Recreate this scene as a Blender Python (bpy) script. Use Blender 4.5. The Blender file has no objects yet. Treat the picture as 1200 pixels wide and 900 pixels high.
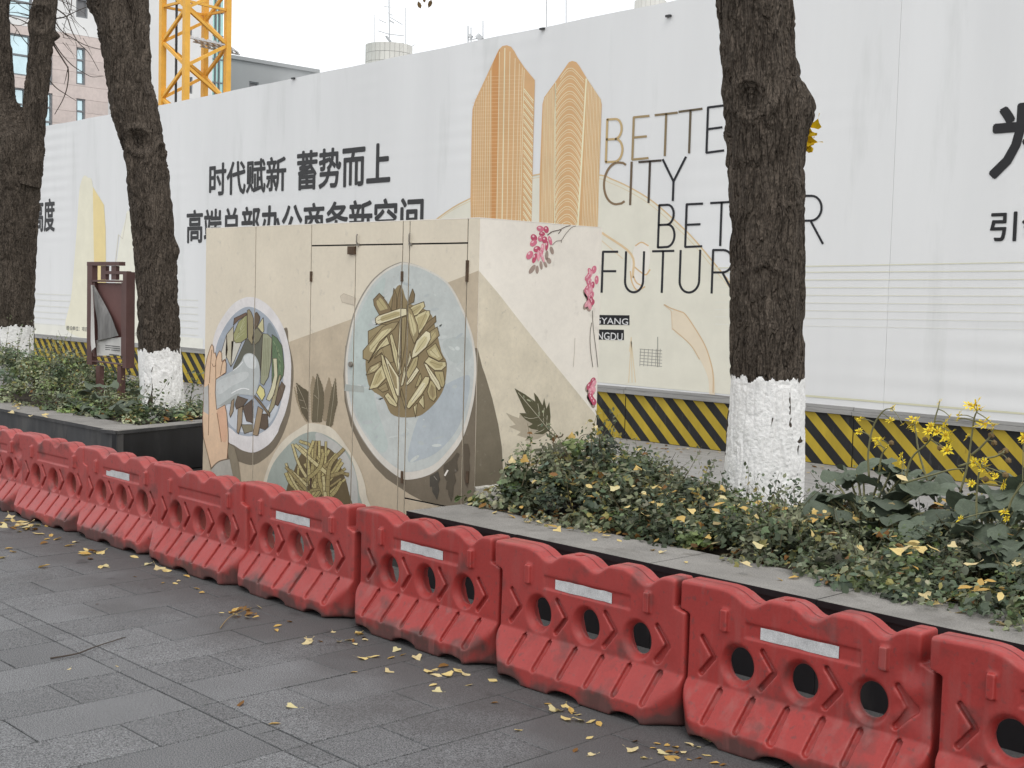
import bpy, bmesh, math, random
import numpy as np
from mathutils import Vector, Matrix

# ------------------------------------------------------------------ camera, sky, sun, exposure
FPX, YAW, PITCH, ROLL, EYE = 1533.93, 0.76063, 0.06626, 0.026212, 1.6     # focal length in photo pixels (1200 wide), angles in radians
sc = bpy.context.scene
COL = sc.collection
_f = np.array([-math.cos(YAW) * math.cos(PITCH), math.sin(YAW) * math.cos(PITCH), -math.sin(PITCH)])
_r0 = np.array([math.sin(YAW), math.cos(YAW), 0.0]); _u0 = np.cross(_r0, _f)
_r = math.cos(ROLL) * _r0 + math.sin(ROLL) * _u0
_u = -math.sin(ROLL) * _r0 + math.cos(ROLL) * _u0
CAM = np.array([0, 0, EYE])
cam_d = bpy.data.cameras.new('camera'); cam_o = bpy.data.objects.new('camera', cam_d); COL.objects.link(cam_o)
cam_d.sensor_width = 36; cam_d.lens = FPX / 1200 * 36; cam_d.clip_end = 2000; cam_d.clip_start = 0.05
m = Matrix.Identity(4)
for i in range(3):
    m[i][0] = _r[i]; m[i][1] = _u[i]; m[i][2] = -_f[i]; m[i][3] = CAM[i]
cam_o.matrix_world = m
sc.camera = cam_o

SUN_EL, SUN_AZ = math.radians(58), math.radians(116)       # azimuth clockwise from +Y: behind the camera, to the right
world = bpy.data.worlds.new('World'); sc.world = world; world.use_nodes = True
wn, wl = world.node_tree.nodes, world.node_tree.links
wn.clear()
w_out = wn.new('ShaderNodeOutputWorld'); w_bg = wn.new('ShaderNodeBackground')
w_sky = wn.new('ShaderNodeTexSky'); w_sky.sky_type = 'NISHITA'; w_sky.sun_disc = False
w_sky.sun_elevation = SUN_EL; w_sky.sun_rotation = SUN_AZ; w_sky.dust_density = 6; w_sky.air_density = 1.0
w_tc = wn.new('ShaderNodeTexCoord'); w_noise = wn.new('ShaderNodeTexNoise'); w_noise.inputs['Scale'].default_value = 1.6
w_noise.inputs['Detail'].default_value = 5
w_cr = wn.new('ShaderNodeValToRGB')                          # even cloud deck, softly mottled
w_cr.color_ramp.elements[0].position = 0.25; w_cr.color_ramp.elements[0].color = (12.4, 12.7, 13.0, 1)
w_cr.color_ramp.elements[1].position = 0.8; w_cr.color_ramp.elements[1].color = (14.2, 14.4, 14.6, 1)
w_mix = wn.new('ShaderNodeMixRGB'); w_mix.inputs['Fac'].default_value = 0.9
wl.new(w_tc.outputs['Generated'], w_noise.inputs['Vector']); wl.new(w_noise.outputs['Fac'], w_cr.inputs['Fac'])
wl.new(w_sky.outputs['Color'], w_mix.inputs['Color1']); wl.new(w_cr.outputs['Color'], w_mix.inputs['Color2'])
wl.new(w_mix.outputs['Color'], w_bg.inputs['Color']); wl.new(w_bg.outputs['Background'], w_out.inputs['Surface'])
w_bg.inputs['Strength'].default_value = 0.1

sun_d = bpy.data.lights.new('sun', 'SUN'); sun_d.energy = 1.0; sun_d.angle = math.radians(25); sun_d.color = (1, 0.96, 0.91)
sun_o = bpy.data.objects.new('sun', sun_d); COL.objects.link(sun_o)
sdir = Vector((math.sin(SUN_AZ) * math.cos(SUN_EL), math.cos(SUN_AZ) * math.cos(SUN_EL), math.sin(SUN_EL)))
sun_o.rotation_euler = sdir.to_track_quat('Z', 'Y').to_euler(); sun_o.location = (0, 0, 30)
vs = sc.view_settings
vs.view_transform = 'Standard'; vs.look = 'None'; vs.exposure = 0.0; vs.gamma = 1; vs.use_curve_mapping = False

# ------------------------------------------------------------------ helpers
random.seed(7); RNG = np.random.default_rng(7)
def ray(px, py): return _f + _r * ((px - 600) / FPX) + _u * ((450 - py) / FPX)
def onZ(px, py, z=0.0): d = ray(px, py); return CAM + d * ((z - EYE) / d[2])
def onY(px, py, Y): d = ray(px, py); return CAM + d * (Y / d[1])
def onX(px, py, X): d = ray(px, py); return CAM + d * (X / d[0])
FH = np.array([_f[0], _f[1], 0]); FH /= np.linalg.norm(FH)
def at_depth(px, py, D): d = ray(px, py); return CAM + d * (D / (d @ FH))
def srgb(r, g, b, k=1.0):
    o = []
    for c in (r, g, b):
        c /= 255.0
        o.append((c / 12.92 if c <= 0.04045 else ((c + 0.055) / 1.055) ** 2.4) / k)
    return tuple(min(x, 0.9) for x in o)

def _hash(i, j, k, seed):
    h = (i * 374761393 + j * 668265263 + k * 1274126177 + seed * 974711) & 0xFFFFFFFF
    h = ((h ^ (h >> 13)) * 1274126177) & 0xFFFFFFFF
    return ((h ^ (h >> 16)) & 0xFFFF) / 65535.0
def vnoise(p, seed=0):
    p = np.asarray(p, float); i = np.floor(p).astype(np.int64); f = p - i; f = f * f * (3 - 2 * f)
    r = 0
    for a in (0, 1):
        for b in (0, 1):
            for c in (0, 1):
                w = (f[..., 0] if a else 1 - f[..., 0]) * (f[..., 1] if b else 1 - f[..., 1]) * (f[..., 2] if c else 1 - f[..., 2])
                r = r + w * _hash(i[..., 0] + a, i[..., 1] + b, i[..., 2] + c, seed)
    return r
def fbm(p, octv=4, seed=0):
    r, a, t = 0, 1.0, 0
    for o in range(octv):
        r = r + a * vnoise(np.asarray(p) * 2 ** o, seed + o); t += a; a *= .5
    return r / t

def tag(o, label=None, cat=None, group=None, kind=None):
    for k, v in (('label', label), ('category', cat), ('group', group), ('kind', kind)):
        if v: o[k] = v
    return o
def thing(name, label, cat, loc=(0, 0, 0), rz=0, group=None):
    o = bpy.data.objects.new(name, None); COL.objects.link(o); o.empty_display_size = .1
    o.location = Vector([float(c) for c in loc]); o.rotation_euler = (0, 0, rz)
    return tag(o, label, cat, group)
def link(name, me, parent=None, loc=None):
    o = bpy.data.objects.new(name, me); COL.objects.link(o)
    if parent is not None: o.parent = parent
    if loc is not None: o.location = loc
    return o
def mesh(name, V, F, mats, smooth=False, midx=None):
    me = bpy.data.meshes.new(name)
    V = np.asarray(V, float)
    if isinstance(F, np.ndarray): F = F.tolist()
    me.from_pydata(V.tolist(), [], F)
    for mm in (mats if isinstance(mats, (list, tuple)) else [mats]): me.materials.append(mm)
    if midx is not None: me.polygons.foreach_set('material_index', np.asarray(midx, dtype=np.int32))
    if smooth: me.polygons.foreach_set('use_smooth', np.ones(len(me.polygons), dtype=bool))
    me.update(); return me
def obj(name, V, F, mats, parent=None, smooth=False, midx=None, loc=None):
    """one mesh object; world-space vertices are made local to the parent's location"""
    V = np.asarray(V, float)
    if parent is not None and loc is None:
        q = parent
        while q is not None: V = V - np.array(q.location); q = q.parent
    return link(name, mesh(name, V, F, mats, smooth, midx), parent, loc)
class MB:
    def __init__(s): s.V = []; s.F = []; s.M = []
    def add(s, V, F, mi=0):
        o = len(s.V); s.V += [tuple(map(float, v)) for v in V]; s.F += [tuple(i + o for i in f) for f in F]; s.M += [mi] * len(F); return s
    def box(s, x0, x1, y0, y1, z0, z1, mi=0, top=None, bv=0):
        b = bv
        if b <= 0:
            V = [(x, y, z) for z in (z0, z1) for y in (y0, y1) for x in (x0, x1)]
            F = [(0, 2, 3, 1), (4, 5, 7, 6), (0, 1, 5, 4), (2, 6, 7, 3), (0, 4, 6, 2), (1, 3, 7, 5)]
            s.add(V, F, mi)
        else:       # chamfered top edge
            V = [(x, y, z0) for y in (y0, y1) for x in (x0, x1)] + [(x, y, z1 - b) for y in (y0, y1) for x in (x0, x1)] + \
                [(x, y, z1) for y in (y0 + b, y1 - b) for x in (x0 + b, x1 - b)]
            F = [(0, 2, 3, 1), (0, 1, 5, 4), (2, 6, 7, 3), (0, 4, 6, 2), (1, 3, 7, 5), (4, 5, 9, 8), (6, 10, 11, 7), (4, 8, 10, 6), (5, 7, 11, 9), (8, 9, 11, 10)]
            s.add(V, F, mi)
        if top is not None: s.M[-1 if b > 0 else -5] = top
        return s
    def prism(s, poly, z0, z1, mi=0, top=None):
        n = len(poly); V = [(x, y, z0) for x, y in poly] + [(x, y, z1) for x, y in poly]
        F = [tuple(range(n - 1, -1, -1)), tuple(range(n, 2 * n))] + [(i, (i + 1) % n, n + (i + 1) % n, n + i) for i in range(n)]
        s.add(V, F, mi)
        if top is not None: s.M[-n - 1] = top
        return s
    def bar(s, a, b, w, h=None, mi=0, up=(0, 0, 1)):
        a = np.array(a, float); b = np.array(b, float); d = b - a; L = np.linalg.norm(d); d /= L; h = h or w
        u = np.array(up, float)
        if abs(d @ u) > .95: u = np.array([1., 0, 0])
        x = np.cross(d, u); x /= np.linalg.norm(x); y = np.cross(x, d)
        V = [p + x * sx * w / 2 + y * sy * h / 2 for p in (a, b) for sy in (-1, 1) for sx in (-1, 1)]
        return s.add(V, [(0, 2, 3, 1), (4, 5, 7, 6), (0, 1, 5, 4), (2, 6, 7, 3), (0, 4, 6, 2), (1, 3, 7, 5)], mi)
    def tube(s, P, R, n=8, mi=0):
        V, F = tube_mesh(P, R, n); return s.add(V, F, mi)
    def build(s, name, mats, parent=None, smooth=False, loc=None):
        return obj(name, s.V, s.F, mats, parent, smooth, s.M, loc)
def frames(P):
    P = np.asarray(P, float); T = np.gradient(P, axis=0); T /= np.linalg.norm(T, axis=1)[:, None] + 1e-12
    n = np.cross(T[0], [0.3, 1, 0.1]); n /= np.linalg.norm(n); N = []
    for t in T:
        n = n - t * (n @ t); n /= np.linalg.norm(n) + 1e-12; N.append(n)
    N = np.array(N); return T, N, np.cross(T, N)
def tube_mesh(P, R, n=8):
    P = np.asarray(P, float); T, N, B = frames(P); R = np.broadcast_to(np.asarray(R, float), (len(P),))
    a = np.arange(n) * 2 * math.pi / n
    V = P[:, None] + R[:, None, None] * (np.cos(a)[None, :, None] * N[:, None] + np.sin(a)[None, :, None] * B[:, None])
    k = len(P); F = []
    for i in range(k - 1):
        for j in range(n): F.append((i * n + j, i * n + (j + 1) % n, (i + 1) * n + (j + 1) % n, (i + 1) * n + j))
    F.append(tuple(range(n - 1, -1, -1))); F.append(tuple((k - 1) * n + j for j in range(n)))
    return V.reshape(-1, 3), F
def catmull(P, m):
    P = np.asarray(P, float); Q = np.vstack([2 * P[0] - P[1], P, 2 * P[-1] - P[-2]]); out = []
    for i in range(len(P) - 1):
        p0, p1, p2, p3 = Q[i:i + 4]
        for t in np.linspace(0, 1, m, endpoint=False):
            out.append(.5 * (2 * p1 + (p2 - p0) * t + (2 * p0 - 5 * p1 + 4 * p2 - p3) * t * t + (3 * p1 - p0 - 3 * p2 + p3) * t ** 3))
    out.append(P[-1]); return np.array(out)

# ------------------------------------------------------------------ materials (all procedural)
def mat(name, col=(.5, .5, .5), rough=.7, var=.15, vscale=5, vstretch=(1, 1, 1), fine=0, fscale=200, bump=0, bscale=60, bstretch=(1, 1, 1),
        attr=None, rnd=0, spec=.35, metal=0, world=False, stain=None, two=None):
    """var: broad value mottling; fine: speckle; attr: colour attribute replaces col; rnd: per-object value change;
    stain=(colour, scale, threshold, strength): patches of grime; two=(colour, scale): second hue mixed by noise"""
    M = bpy.data.materials.new(name); M.use_nodes = True; nt = M.node_tree; N, L = nt.nodes, nt.links
    bs = N['Principled BSDF']; bs.inputs['Roughness'].default_value = rough; bs.inputs['Metallic'].default_value = metal
    bs.inputs['Specular IOR Level'].default_value = spec
    if world: src = N.new('ShaderNodeNewGeometry').outputs['Position']
    else: src = N.new('ShaderNodeTexCoord').outputs['Object']
    def vec(st):
        mp = N.new('ShaderNodeMapping'); mp.inputs['Scale'].default_value = st; L.new(src, mp.inputs['Vector'])
        if rnd and not world:
            oi = N.new('ShaderNodeObjectInfo'); ml = N.new('ShaderNodeMath'); ml.operation = 'MULTIPLY'; ml.inputs[1].default_value = 50
            L.new(oi.outputs['Random'], ml.inputs[0]); cb = N.new('ShaderNodeCombineXYZ')
            for q in range(3): L.new(ml.outputs[0], cb.inputs[q])
            L.new(cb.outputs[0], mp.inputs['Location'])
        return mp.outputs['Vector']
    def noise(scale, detail, st):
        n = N.new('ShaderNodeTexNoise'); n.inputs['Scale'].default_value = scale; n.inputs['Detail'].default_value = detail
        n.inputs['Roughness'].default_value = .6; L.new(vec(st), n.inputs['Vector']); return n.outputs['Fac']
    def mapr(s, a, b, c, d):
        n = N.new('ShaderNodeMapRange'); n.clamp = True
        for i, v in enumerate((a, b, c, d)): n.inputs[i + 1].default_value = v
        L.new(s, n.inputs[0]); return n.outputs[0]
    def mul(a, b):
        n = N.new('ShaderNodeMath'); n.operation = 'MULTIPLY'; L.new(a, n.inputs[0])
        if isinstance(b, (int, float)): n.inputs[1].default_value = b
        else: L.new(b, n.inputs[1])
        return n.outputs[0]
    if attr:
        an = N.new('ShaderNodeAttribute'); an.attribute_name = attr; c = an.outputs['Color']
    else:
        rg = N.new('ShaderNodeRGB'); rg.outputs[0].default_value = (*col[:3], 1); c = rg.outputs[0]
    if two:
        mx = N.new('ShaderNodeMixRGB'); L.new(mapr(noise(two[1], 4, vstretch), .4, .65, 0, 1), mx.inputs[0]); L.new(c, mx.inputs[1])
        mx.inputs[2].default_value = (*two[0], 1); c = mx.outputs[0]
    v = None
    if var: v = mapr(noise(vscale, 6, vstretch), .3, .7, 1 - var, 1 + var)
    if fine:
        f = mapr(noise(fscale, 2, (1, 1, 1)), .35, .65, 1 - fine, 1 + fine); v = f if v is None else mul(v, f)
    if rnd:
        oi = N.new('ShaderNodeObjectInfo'); r = mapr(oi.outputs['Random'], 0, 1, 1 - rnd, 1 + rnd); v = r if v is None else mul(v, r)
    if v is not None:
        vm = N.new('ShaderNodeVectorMath'); vm.operation = 'SCALE'; L.new(c, vm.inputs[0]); L.new(v, vm.inputs['Scale']); c = vm.outputs[0]
    if stain:
        mx = N.new('ShaderNodeMixRGB'); s = mapr(noise(stain[1], 7, vstretch), stain[2], stain[2] + .12, 0, stain[3]); L.new(s, mx.inputs[0])
        L.new(c, mx.inputs[1]); mx.inputs[2].default_value = (*stain[0], 1); c = mx.outputs[0]
    L.new(c, bs.inputs['Base Color'])
    if bump:
        b = N.new('ShaderNodeBump'); b.inputs['Strength'].default_value = bump; b.inputs['Distance'].default_value = .02
        L.new(noise(bscale, 5, bstretch), b.inputs['Height']); L.new(b.outputs[0], bs.inputs['Normal'])
    return M
def set_cols(me, cols, name='tint'):
    """per-vertex colour attribute"""
    a = me.color_attributes.new(name, 'FLOAT_COLOR', 'POINT'); c = np.ones((len(me.vertices), 4), np.float32); c[:, :3] = cols
    a.data.foreach_set('color', c.ravel())
# ------------------------------------------------------------------ ground and paving
m_ground = mat('asphalt_far', (.10, .10, .10), .9, .2, .6, fine=.2, fscale=80, world=True)
m_joint = mat('joint_sand', (.013, .012, .012), .95, .3, 8, world=True)
m_slab = mat('granite_slab', (.126, .128, .131), .62, .10, 3.0, fine=.85, fscale=210, bump=.3, bscale=260, rnd=.14, spec=.4)
def dirty_strip(M):
    # trodden dirt and damp drip marks lying along the row of barriers, patchy at their edge
    nt = M.node_tree; N, L = nt.nodes, nt.links; bs = N['Principled BSDF']; c = [l for l in nt.links if l.to_socket == bs.inputs['Base Color']][0].from_socket
    ge = N.new('ShaderNodeNewGeometry'); sp = N.new('ShaderNodeSeparateXYZ'); L.new(ge.outputs['Position'], sp.inputs[0])
    def mr(s, a, b, c_, d):
        n = N.new('ShaderNodeMapRange'); [setattr(n.inputs[i + 1], 'default_value', v) for i, v in enumerate((a, b, c_, d))]; L.new(s, n.inputs[0]); return n.outputs[0]
    n1 = N.new('ShaderNodeTexNoise'); n1.inputs['Scale'].default_value = 2.2; n1.inputs['Detail'].default_value = 7; L.new(ge.outputs['Position'], n1.inputs['Vector'])
    ad = N.new('ShaderNodeMath'); ad.operation = 'ADD'; L.new(n1.outputs['Fac'], ad.inputs[0]); L.new(mr(sp.outputs['Y'], 2.7, 3.7, -.22, .34), ad.inputs[1])
    mx = N.new('ShaderNodeMixRGB'); L.new(mr(ad.outputs[0], .42, .70, 0, .7), mx.inputs[0]); L.new(c, mx.inputs[1]); mx.inputs[2].default_value = (.062, .059, .058, 1)
    n2 = N.new('ShaderNodeTexNoise'); n2.inputs['Scale'].default_value = 5.5; n2.inputs['Detail'].default_value = 5; L.new(ge.outputs['Position'], n2.inputs['Vector'])
    a2 = N.new('ShaderNodeMath'); a2.operation = 'ADD'; L.new(n2.outputs['Fac'], a2.inputs[0]); L.new(mr(sp.outputs['Y'], 2.8, 3.4, -.3, .0), a2.inputs[1])
    m2 = N.new('ShaderNodeMixRGB'); L.new(mr(a2.outputs[0], .60, .70, 0, .6), m2.inputs[0]); L.new(mx.outputs[0], m2.inputs[1]); m2.inputs[2].default_value = (.030, .028, .028, 1); L.new(m2.outputs[0], bs.inputs['Base Color'])
dirty_strip(m_slab)
m_back = mat('grey_walk', (.275, .268, .258), .8, .22, 3, (1, 5, 1), fine=.2, fscale=120, bump=.1, bscale=80, world=True, stain=((.10, .09, .08), 5, .6, .5))
tag(obj('ground', [(-400, -200, -.05), (300, -200, -.05), (300, 400, -.05), (-400, 400, -.05)], [(0, 1, 2, 3)], m_ground), kind='structure')
pave = tag(obj('pavement', [(-14, -3, -.012), (3, -3, -.012), (3, 6.98, -.012), (-14, 6.98, -.012)], [(0, 1, 2, 3)], m_joint), kind='structure')
tag(obj('back_walkway', [(-60, 6.98, 0), (6, 6.98, 0), (6, 11.6, 0), (-60, 11.6, 0)], [(0, 1, 2, 3)], m_back), kind='structure')
def slab_mesh(nm, lx, ly):
    return mesh(nm, *(lambda b: (b.V, b.F))(MB().box(-lx / 2, lx / 2, -ly / 2, ly / 2, -.03, 0, bv=.0025)), m_slab)
G = .0030
sl_full = slab_mesh('paving_slab', .305 - 2 * G, .61 - 2 * G); sl_half = slab_mesh('paving_slab', .305 - 2 * G, .305 - 2 * G)
bandm = {w: slab_mesh('band_slab', w - 2 * G, .108 - 2 * G) for w in (.305, .2, .105)}
def lay(me, x, y):
    o = link('paving_slab' if 'paving' in me.name else 'band_slab', me, pave, (x, y, random.uniform(-.001, .0008)))
    o.rotation_euler = (random.uniform(-.002, .002), random.uniform(-.0012, .0012), random.choice((0, math.pi)))
rowx0 = -1.33
for r in range(34):
    xc = rowx0 - .305 * r - .1525                     # row centre; rows run across the band
    odd = r % 2
    # beyond the band (towards the barriers)
    y = 2.642
    first = .305 if odd else .61
    while y < 4.55:
        ln = first if y < 2.65 else .61
        lay(sl_half if ln < .4 else sl_full, xc, y + ln / 2); y += ln
    y = 2.532; first = .305 if odd else .61
    while y > (.75 if r < 20 else 1.6):
        ln = first if y > 2.53 else .61
        lay(sl_half if ln < .4 else sl_full, xc, y - ln / 2); y -= ln
    ws = random.choice([(.305,), (.305,), (.2, .105), (.105, .2)]); x = xc - .1525
    for w in ws: lay(bandm[w], x + w / 2, 2.587); x += w

# ------------------------------------------------------------------ planters
m_stone_top = mat('weathered_coping', (.225, .214, .198), .85, .2, 4, fine=.22, fscale=150, bump=.15, bscale=120, stain=((.13, .12, .105), 5, .56, .7))
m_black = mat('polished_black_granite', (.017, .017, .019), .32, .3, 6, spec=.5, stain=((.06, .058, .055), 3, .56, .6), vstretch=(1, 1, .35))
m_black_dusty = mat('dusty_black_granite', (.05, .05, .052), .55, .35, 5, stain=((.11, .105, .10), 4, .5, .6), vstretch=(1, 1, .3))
m_soil = mat('soil', (.045, .034, .024), .95, .4, 9, bump=.6, bscale=40, fine=.3, fscale=90)
H = .4
def planter(name, label, poly, coped, m_wall, soil_poly, loc):
    """poly: outer corners; coped: edges (i, j) that carry coping and facing panels"""
    t = thing(name, label, 'planter', loc)
    obj('soil', [(x, y, .365) for x, y in soil_poly] + [(x, y, 0) for x, y in soil_poly],
        [tuple(range(len(soil_poly)))] + [((i + 1) % len(soil_poly), i, len(soil_poly) + i, len(soil_poly) + (i + 1) % len(soil_poly)) for i in range(len(soil_poly))], m_soil, t)
    for (i, j, w, ext0, ext1, step) in coped:
        a = np.array(poly[i]); b = np.array(poly[j]); d = b - a; L = np.linalg.norm(d); d /= L; n = np.array([-d[1], d[0]])  # n points inward
        k = max(1, round(L / step)); s = L / k
        for q in range(k):
            s0, s1 = q * s + .0015, (q + 1) * s - .0015
            e0 = ext0 if q == 0 else 0; e1 = ext1 if q == k - 1 else 0
            out = .012
            P = [a + d * s0 - n * out, a + d * s1 - n * out, a + d * (s1 + e1) + n * w, a + d * (s0 + e0) + n * w]
            mb = MB().prism([tuple(p) for p in P], H - .028, H + random.uniform(-.0015, .0015), 0, top=1)
            mb.build('coping_slab', [m_wall, m_stone_top], t)
            P = [a + d * s0, a + d * s1, a + d * s1 + n * .06, a + d * s0 + n * .06]
            MB().prism([tuple(p) for p in P], 0, H - .031).build('facing_panel', m_wall, t)
    return t
RP = [(-5.624, 4.577), (1.5, 4.556), (1.5, 6.95), (-5.72, 6.95)]
planter('planter', 'black granite planter with weathered grey coping running right from the mural cabinet', RP,
        [(0, 1, .40, 0, 0, .9), (2, 3, .16, 0, 0, .9)], m_black, [(-5.6, 4.9), (1.5, 4.9), (1.5, 6.85), (-5.72, 6.85)], (-2, 5.6, 0))
# the short return at the planter's left end that meets the cabinet corner
pl = [o for o in bpy.data.objects if o.name == 'planter'][0]
MB().prism([(-5.612, 4.978), (-5.56, 4.978), (-5.66, 5.172), (-5.725, 5.172)], H - .028, H, 0, top=1).build('coping_slab', [m_black, m_stone_top], pl)
MB().prism([(-5.60, 4.98), (-5.3, 4.98), (-5.3, 5.17), (-5.715, 5.17)], 0, H - .031).build('facing_panel', m_black, pl)
MB().prism([(-5.745, 5.2), (-5.2, 5.2), (-5.2, 5.5), (-5.745, 5.5)], .3, H - .003, 0, top=1).build('plinth_slab', [m_black, m_stone_top], pl)
LP = [(-30, 5.02), (-10.136, 5.111), (-10.427, 6.09), (-10.66, 6.9), (-30, 6.9)]
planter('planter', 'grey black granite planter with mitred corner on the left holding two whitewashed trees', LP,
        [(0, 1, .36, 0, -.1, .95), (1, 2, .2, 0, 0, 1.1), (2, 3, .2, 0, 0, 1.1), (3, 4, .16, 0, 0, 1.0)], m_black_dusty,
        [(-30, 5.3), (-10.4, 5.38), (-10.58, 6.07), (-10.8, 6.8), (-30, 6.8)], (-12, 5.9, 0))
pl2 = [o for o in bpy.data.objects if o.name == 'planter.001'][0]
for ch in list(pl2.children):          # the return face takes the darker black granite
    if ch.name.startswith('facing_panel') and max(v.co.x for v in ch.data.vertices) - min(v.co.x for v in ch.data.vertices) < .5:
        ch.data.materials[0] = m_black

# ------------------------------------------------------------------ hoarding
YH = 11.35
m_banner = mat('banner_vinyl', (.81, .815, .815), .55, .045, .9, (1, 1, .15), bump=.12, bscale=3, bstretch=(3, 1, .25), spec=.25,
               stain=((.69, .70, .69), 2.2, .57, .6))
# soft horizontal ripple of the sheeting behind the vinyl
def add_ripple(M):
    nt = M.node_tree; N, L = nt.nodes, nt.links; bs = N['Principled BSDF']
    tc = N.new('ShaderNodeTexCoord'); wv = N.new('ShaderNodeTexWave'); wv.bands_direction = 'Z'; wv.inputs['Scale'].default_value = 1.55
    wv.inputs['Distortion'].default_value = .25; wv.inputs['Detail'].default_value = 2
    ns = N.new('ShaderNodeTexNoise'); ns.inputs['Scale'].default_value = .35; mr = N.new('ShaderNodeMapRange')
    mr.inputs[1].default_value = .5; mr.inputs[2].default_value = .72
    ml = N.new('ShaderNodeMath'); ml.operation = 'MULTIPLY'; b = N.new('ShaderNodeBump'); b.inputs['Strength'].default_value = .22; b.inputs['Distance'].default_value = .018
    L.new(tc.outputs['Object'], wv.inputs['Vector']); L.new(tc.outputs['Object'], ns.inputs['Vector']); L.new(ns.outputs['Fac'], mr.inputs[0])
    L.new(wv.outputs['Fac'], ml.inputs[0]); L.new(mr.outputs[0], ml.inputs[1]); L.new(ml.outputs[0], b.inputs['Height'])
    old = [l for l in nt.links if l.to_socket == bs.inputs['Normal']][0].from_socket
    L.new(old, b.inputs['Normal']); L.new(b.outputs[0], bs.inputs['Normal'])
add_ripple(m_banner)
m_print = mat('banner_print', attr='tint', rough=.55, var=.05, vscale=3, spec=.25)
m_rail = mat('galvanised_rail', (.33, .325, .315), .55, .25, 3, (.3, 1, 6), metal=.0, stain=((.14, .13, .12), 6, .55, .7), spec=.5)
m_hblack = mat('hazard_black', (.020, .020, .021), .6, .35, 6, (1, 1, .2), stain=((.10, .10, .095), 14, .60, .55))
m_hyellow = mat('hazard_yellow', (.48, .35, .035), .6, .15, 5, (1, 1, .3), stain=((.20, .14, .03), 16, .63, .6))
hd = thing('site_hoarding', 'long white printed construction hoarding with black and yellow striped base', 'hoarding', (-10, YH, 0))
segs = [(-60, 4.72, -33.4, 4.74), (-33.4, 4.74, -20.62, 4.77), (-20.62, 4.77, -6.69, 4.95), (-6.69, 4.95, 2, 5.05)]
for x0, z0, x1, z1 in segs:
    nx = max(2, int((x1 - x0) / .5)); V = []; F = []
    for i in range(nx + 1):
        x = x0 + .0015 + (x1 - x0 - .003) * i / nx; zt = z0 + (z1 - z0) * i / nx + .005 * math.sin(i * 1.7) * (0 < i < nx)
        V += [(x, YH, .60), (x, YH, zt), (x, YH + .05, zt), (x, YH + .05, .60)]
    for i in range(nx):
        a = 4 * i; b = a + 4
        F += [(a, b, b + 1, a + 1), (a + 1, b + 1, b + 2, a + 2), (a + 2, b + 2, b + 3, a + 3), (a + 3, b + 3, b, a)]
    F += [(0, 1, 2, 3), (4 * nx + 3, 4 * nx + 2, 4 * nx + 1, 4 * nx)]
    obj('banner_sheet', V, F, m_banner, hd)
x = -58.0
while x < 2:
    dz = random.uniform(-.004, .004)
    MB().box(x, x + 2.994, YH - .055, YH + .02, .522 + dz, .566 + dz).box(x, x + 2.994, YH - .03, YH + .02, .569 + dz, .60 + dz).build('ledge_rail', m_rail, hd)
    MB().box(x, x + 2.994, YH + .052, YH + .09, .0, 4.6).build('backing_panel', m_rail, hd)
    b = MB().box(x, x + 2.994, YH - .012, YH + .03, .004, .52).build('kick_board', m_hblack, hd)
    k0 = math.floor((x - .56) / .2855) - 3; mb = MB()
    k = k0
    while True:
        xt = -10.45 + .2855 * (k - math.floor(-10.45 / .2855))   # top-left corner of a stripe
        if xt > x + 2.994: break
        P = [(xt, .518), (xt + .142, .518), (xt + .142 + .555, .006), (xt + .555, .006)]
        # clip the parallelogram to the board
        def clip(P, lim, keep_gt):
            out = []
            for i in range(len(P)):
                p, q = P[i], P[(i + 1) % len(P)]; ip = (p[0] >= lim) == keep_gt or p[0] == lim; iq = (q[0] >= lim) == keep_gt or q[0] == lim
                if ip: out.append(p)
                if ip != iq: tt = (lim - p[0]) / (q[0] - p[0]); out.append((lim, p[1] + tt * (q[1] - p[1])))
            return out
        P = clip(P, x + .003, True); P = clip(P, x + 2.991, False) if len(P) > 2 else P
        if len(P) > 2: obj('hazard_stripe', [(a, YH - .0145, c) for a, c in P][::-1], [tuple(range(len(P)))], m_hyellow, b)
        k += 1
    x += 3.0
for px, py in ((345, 92), (637, 34), (785, 19)):      # clips and lamp brackets along the top edge
    p = onY(px, py, YH); MB().box(p[0] - .04, p[0] + .03, YH - .035, YH - .005, p[2] - .012, p[2] + .012).build('top_clip', m_black, hd)

def ear_clip(P):
    n = len(P)
    if n == 3: return [(0, 1, 2)]
    A = sum(P[i][0] * P[(i + 1) % n][1] - P[(i + 1) % n][0] * P[i][1] for i in range(n)); sg = 1 if A > 0 else -1
    cr = lambda a, b, c: sg * ((b[0] - a[0]) * (c[1] - a[1]) - (b[1] - a[1]) * (c[0] - a[0]))
    I = list(range(n)); out = []; guard = 0
    while len(I) > 3 and guard < 4000:
        guard += 1; done = False
        for k in range(len(I)):
            i, j, l = I[k - 1], I[k], I[(k + 1) % len(I)]; a, b, c = P[i], P[j], P[l]
            if cr(a, b, c) <= 1e-13: continue
            if any(q not in (i, j, l) and cr(a, b, P[q]) > 1e-12 and cr(b, c, P[q]) > 1e-12 and cr(c, a, P[q]) > 1e-12 for q in I): continue
            out.append((i, j, l)); I.pop(k); done = True; break
        if not done: I.pop(0)
    if len(I) == 3: out.append(tuple(I))
    return out
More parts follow.
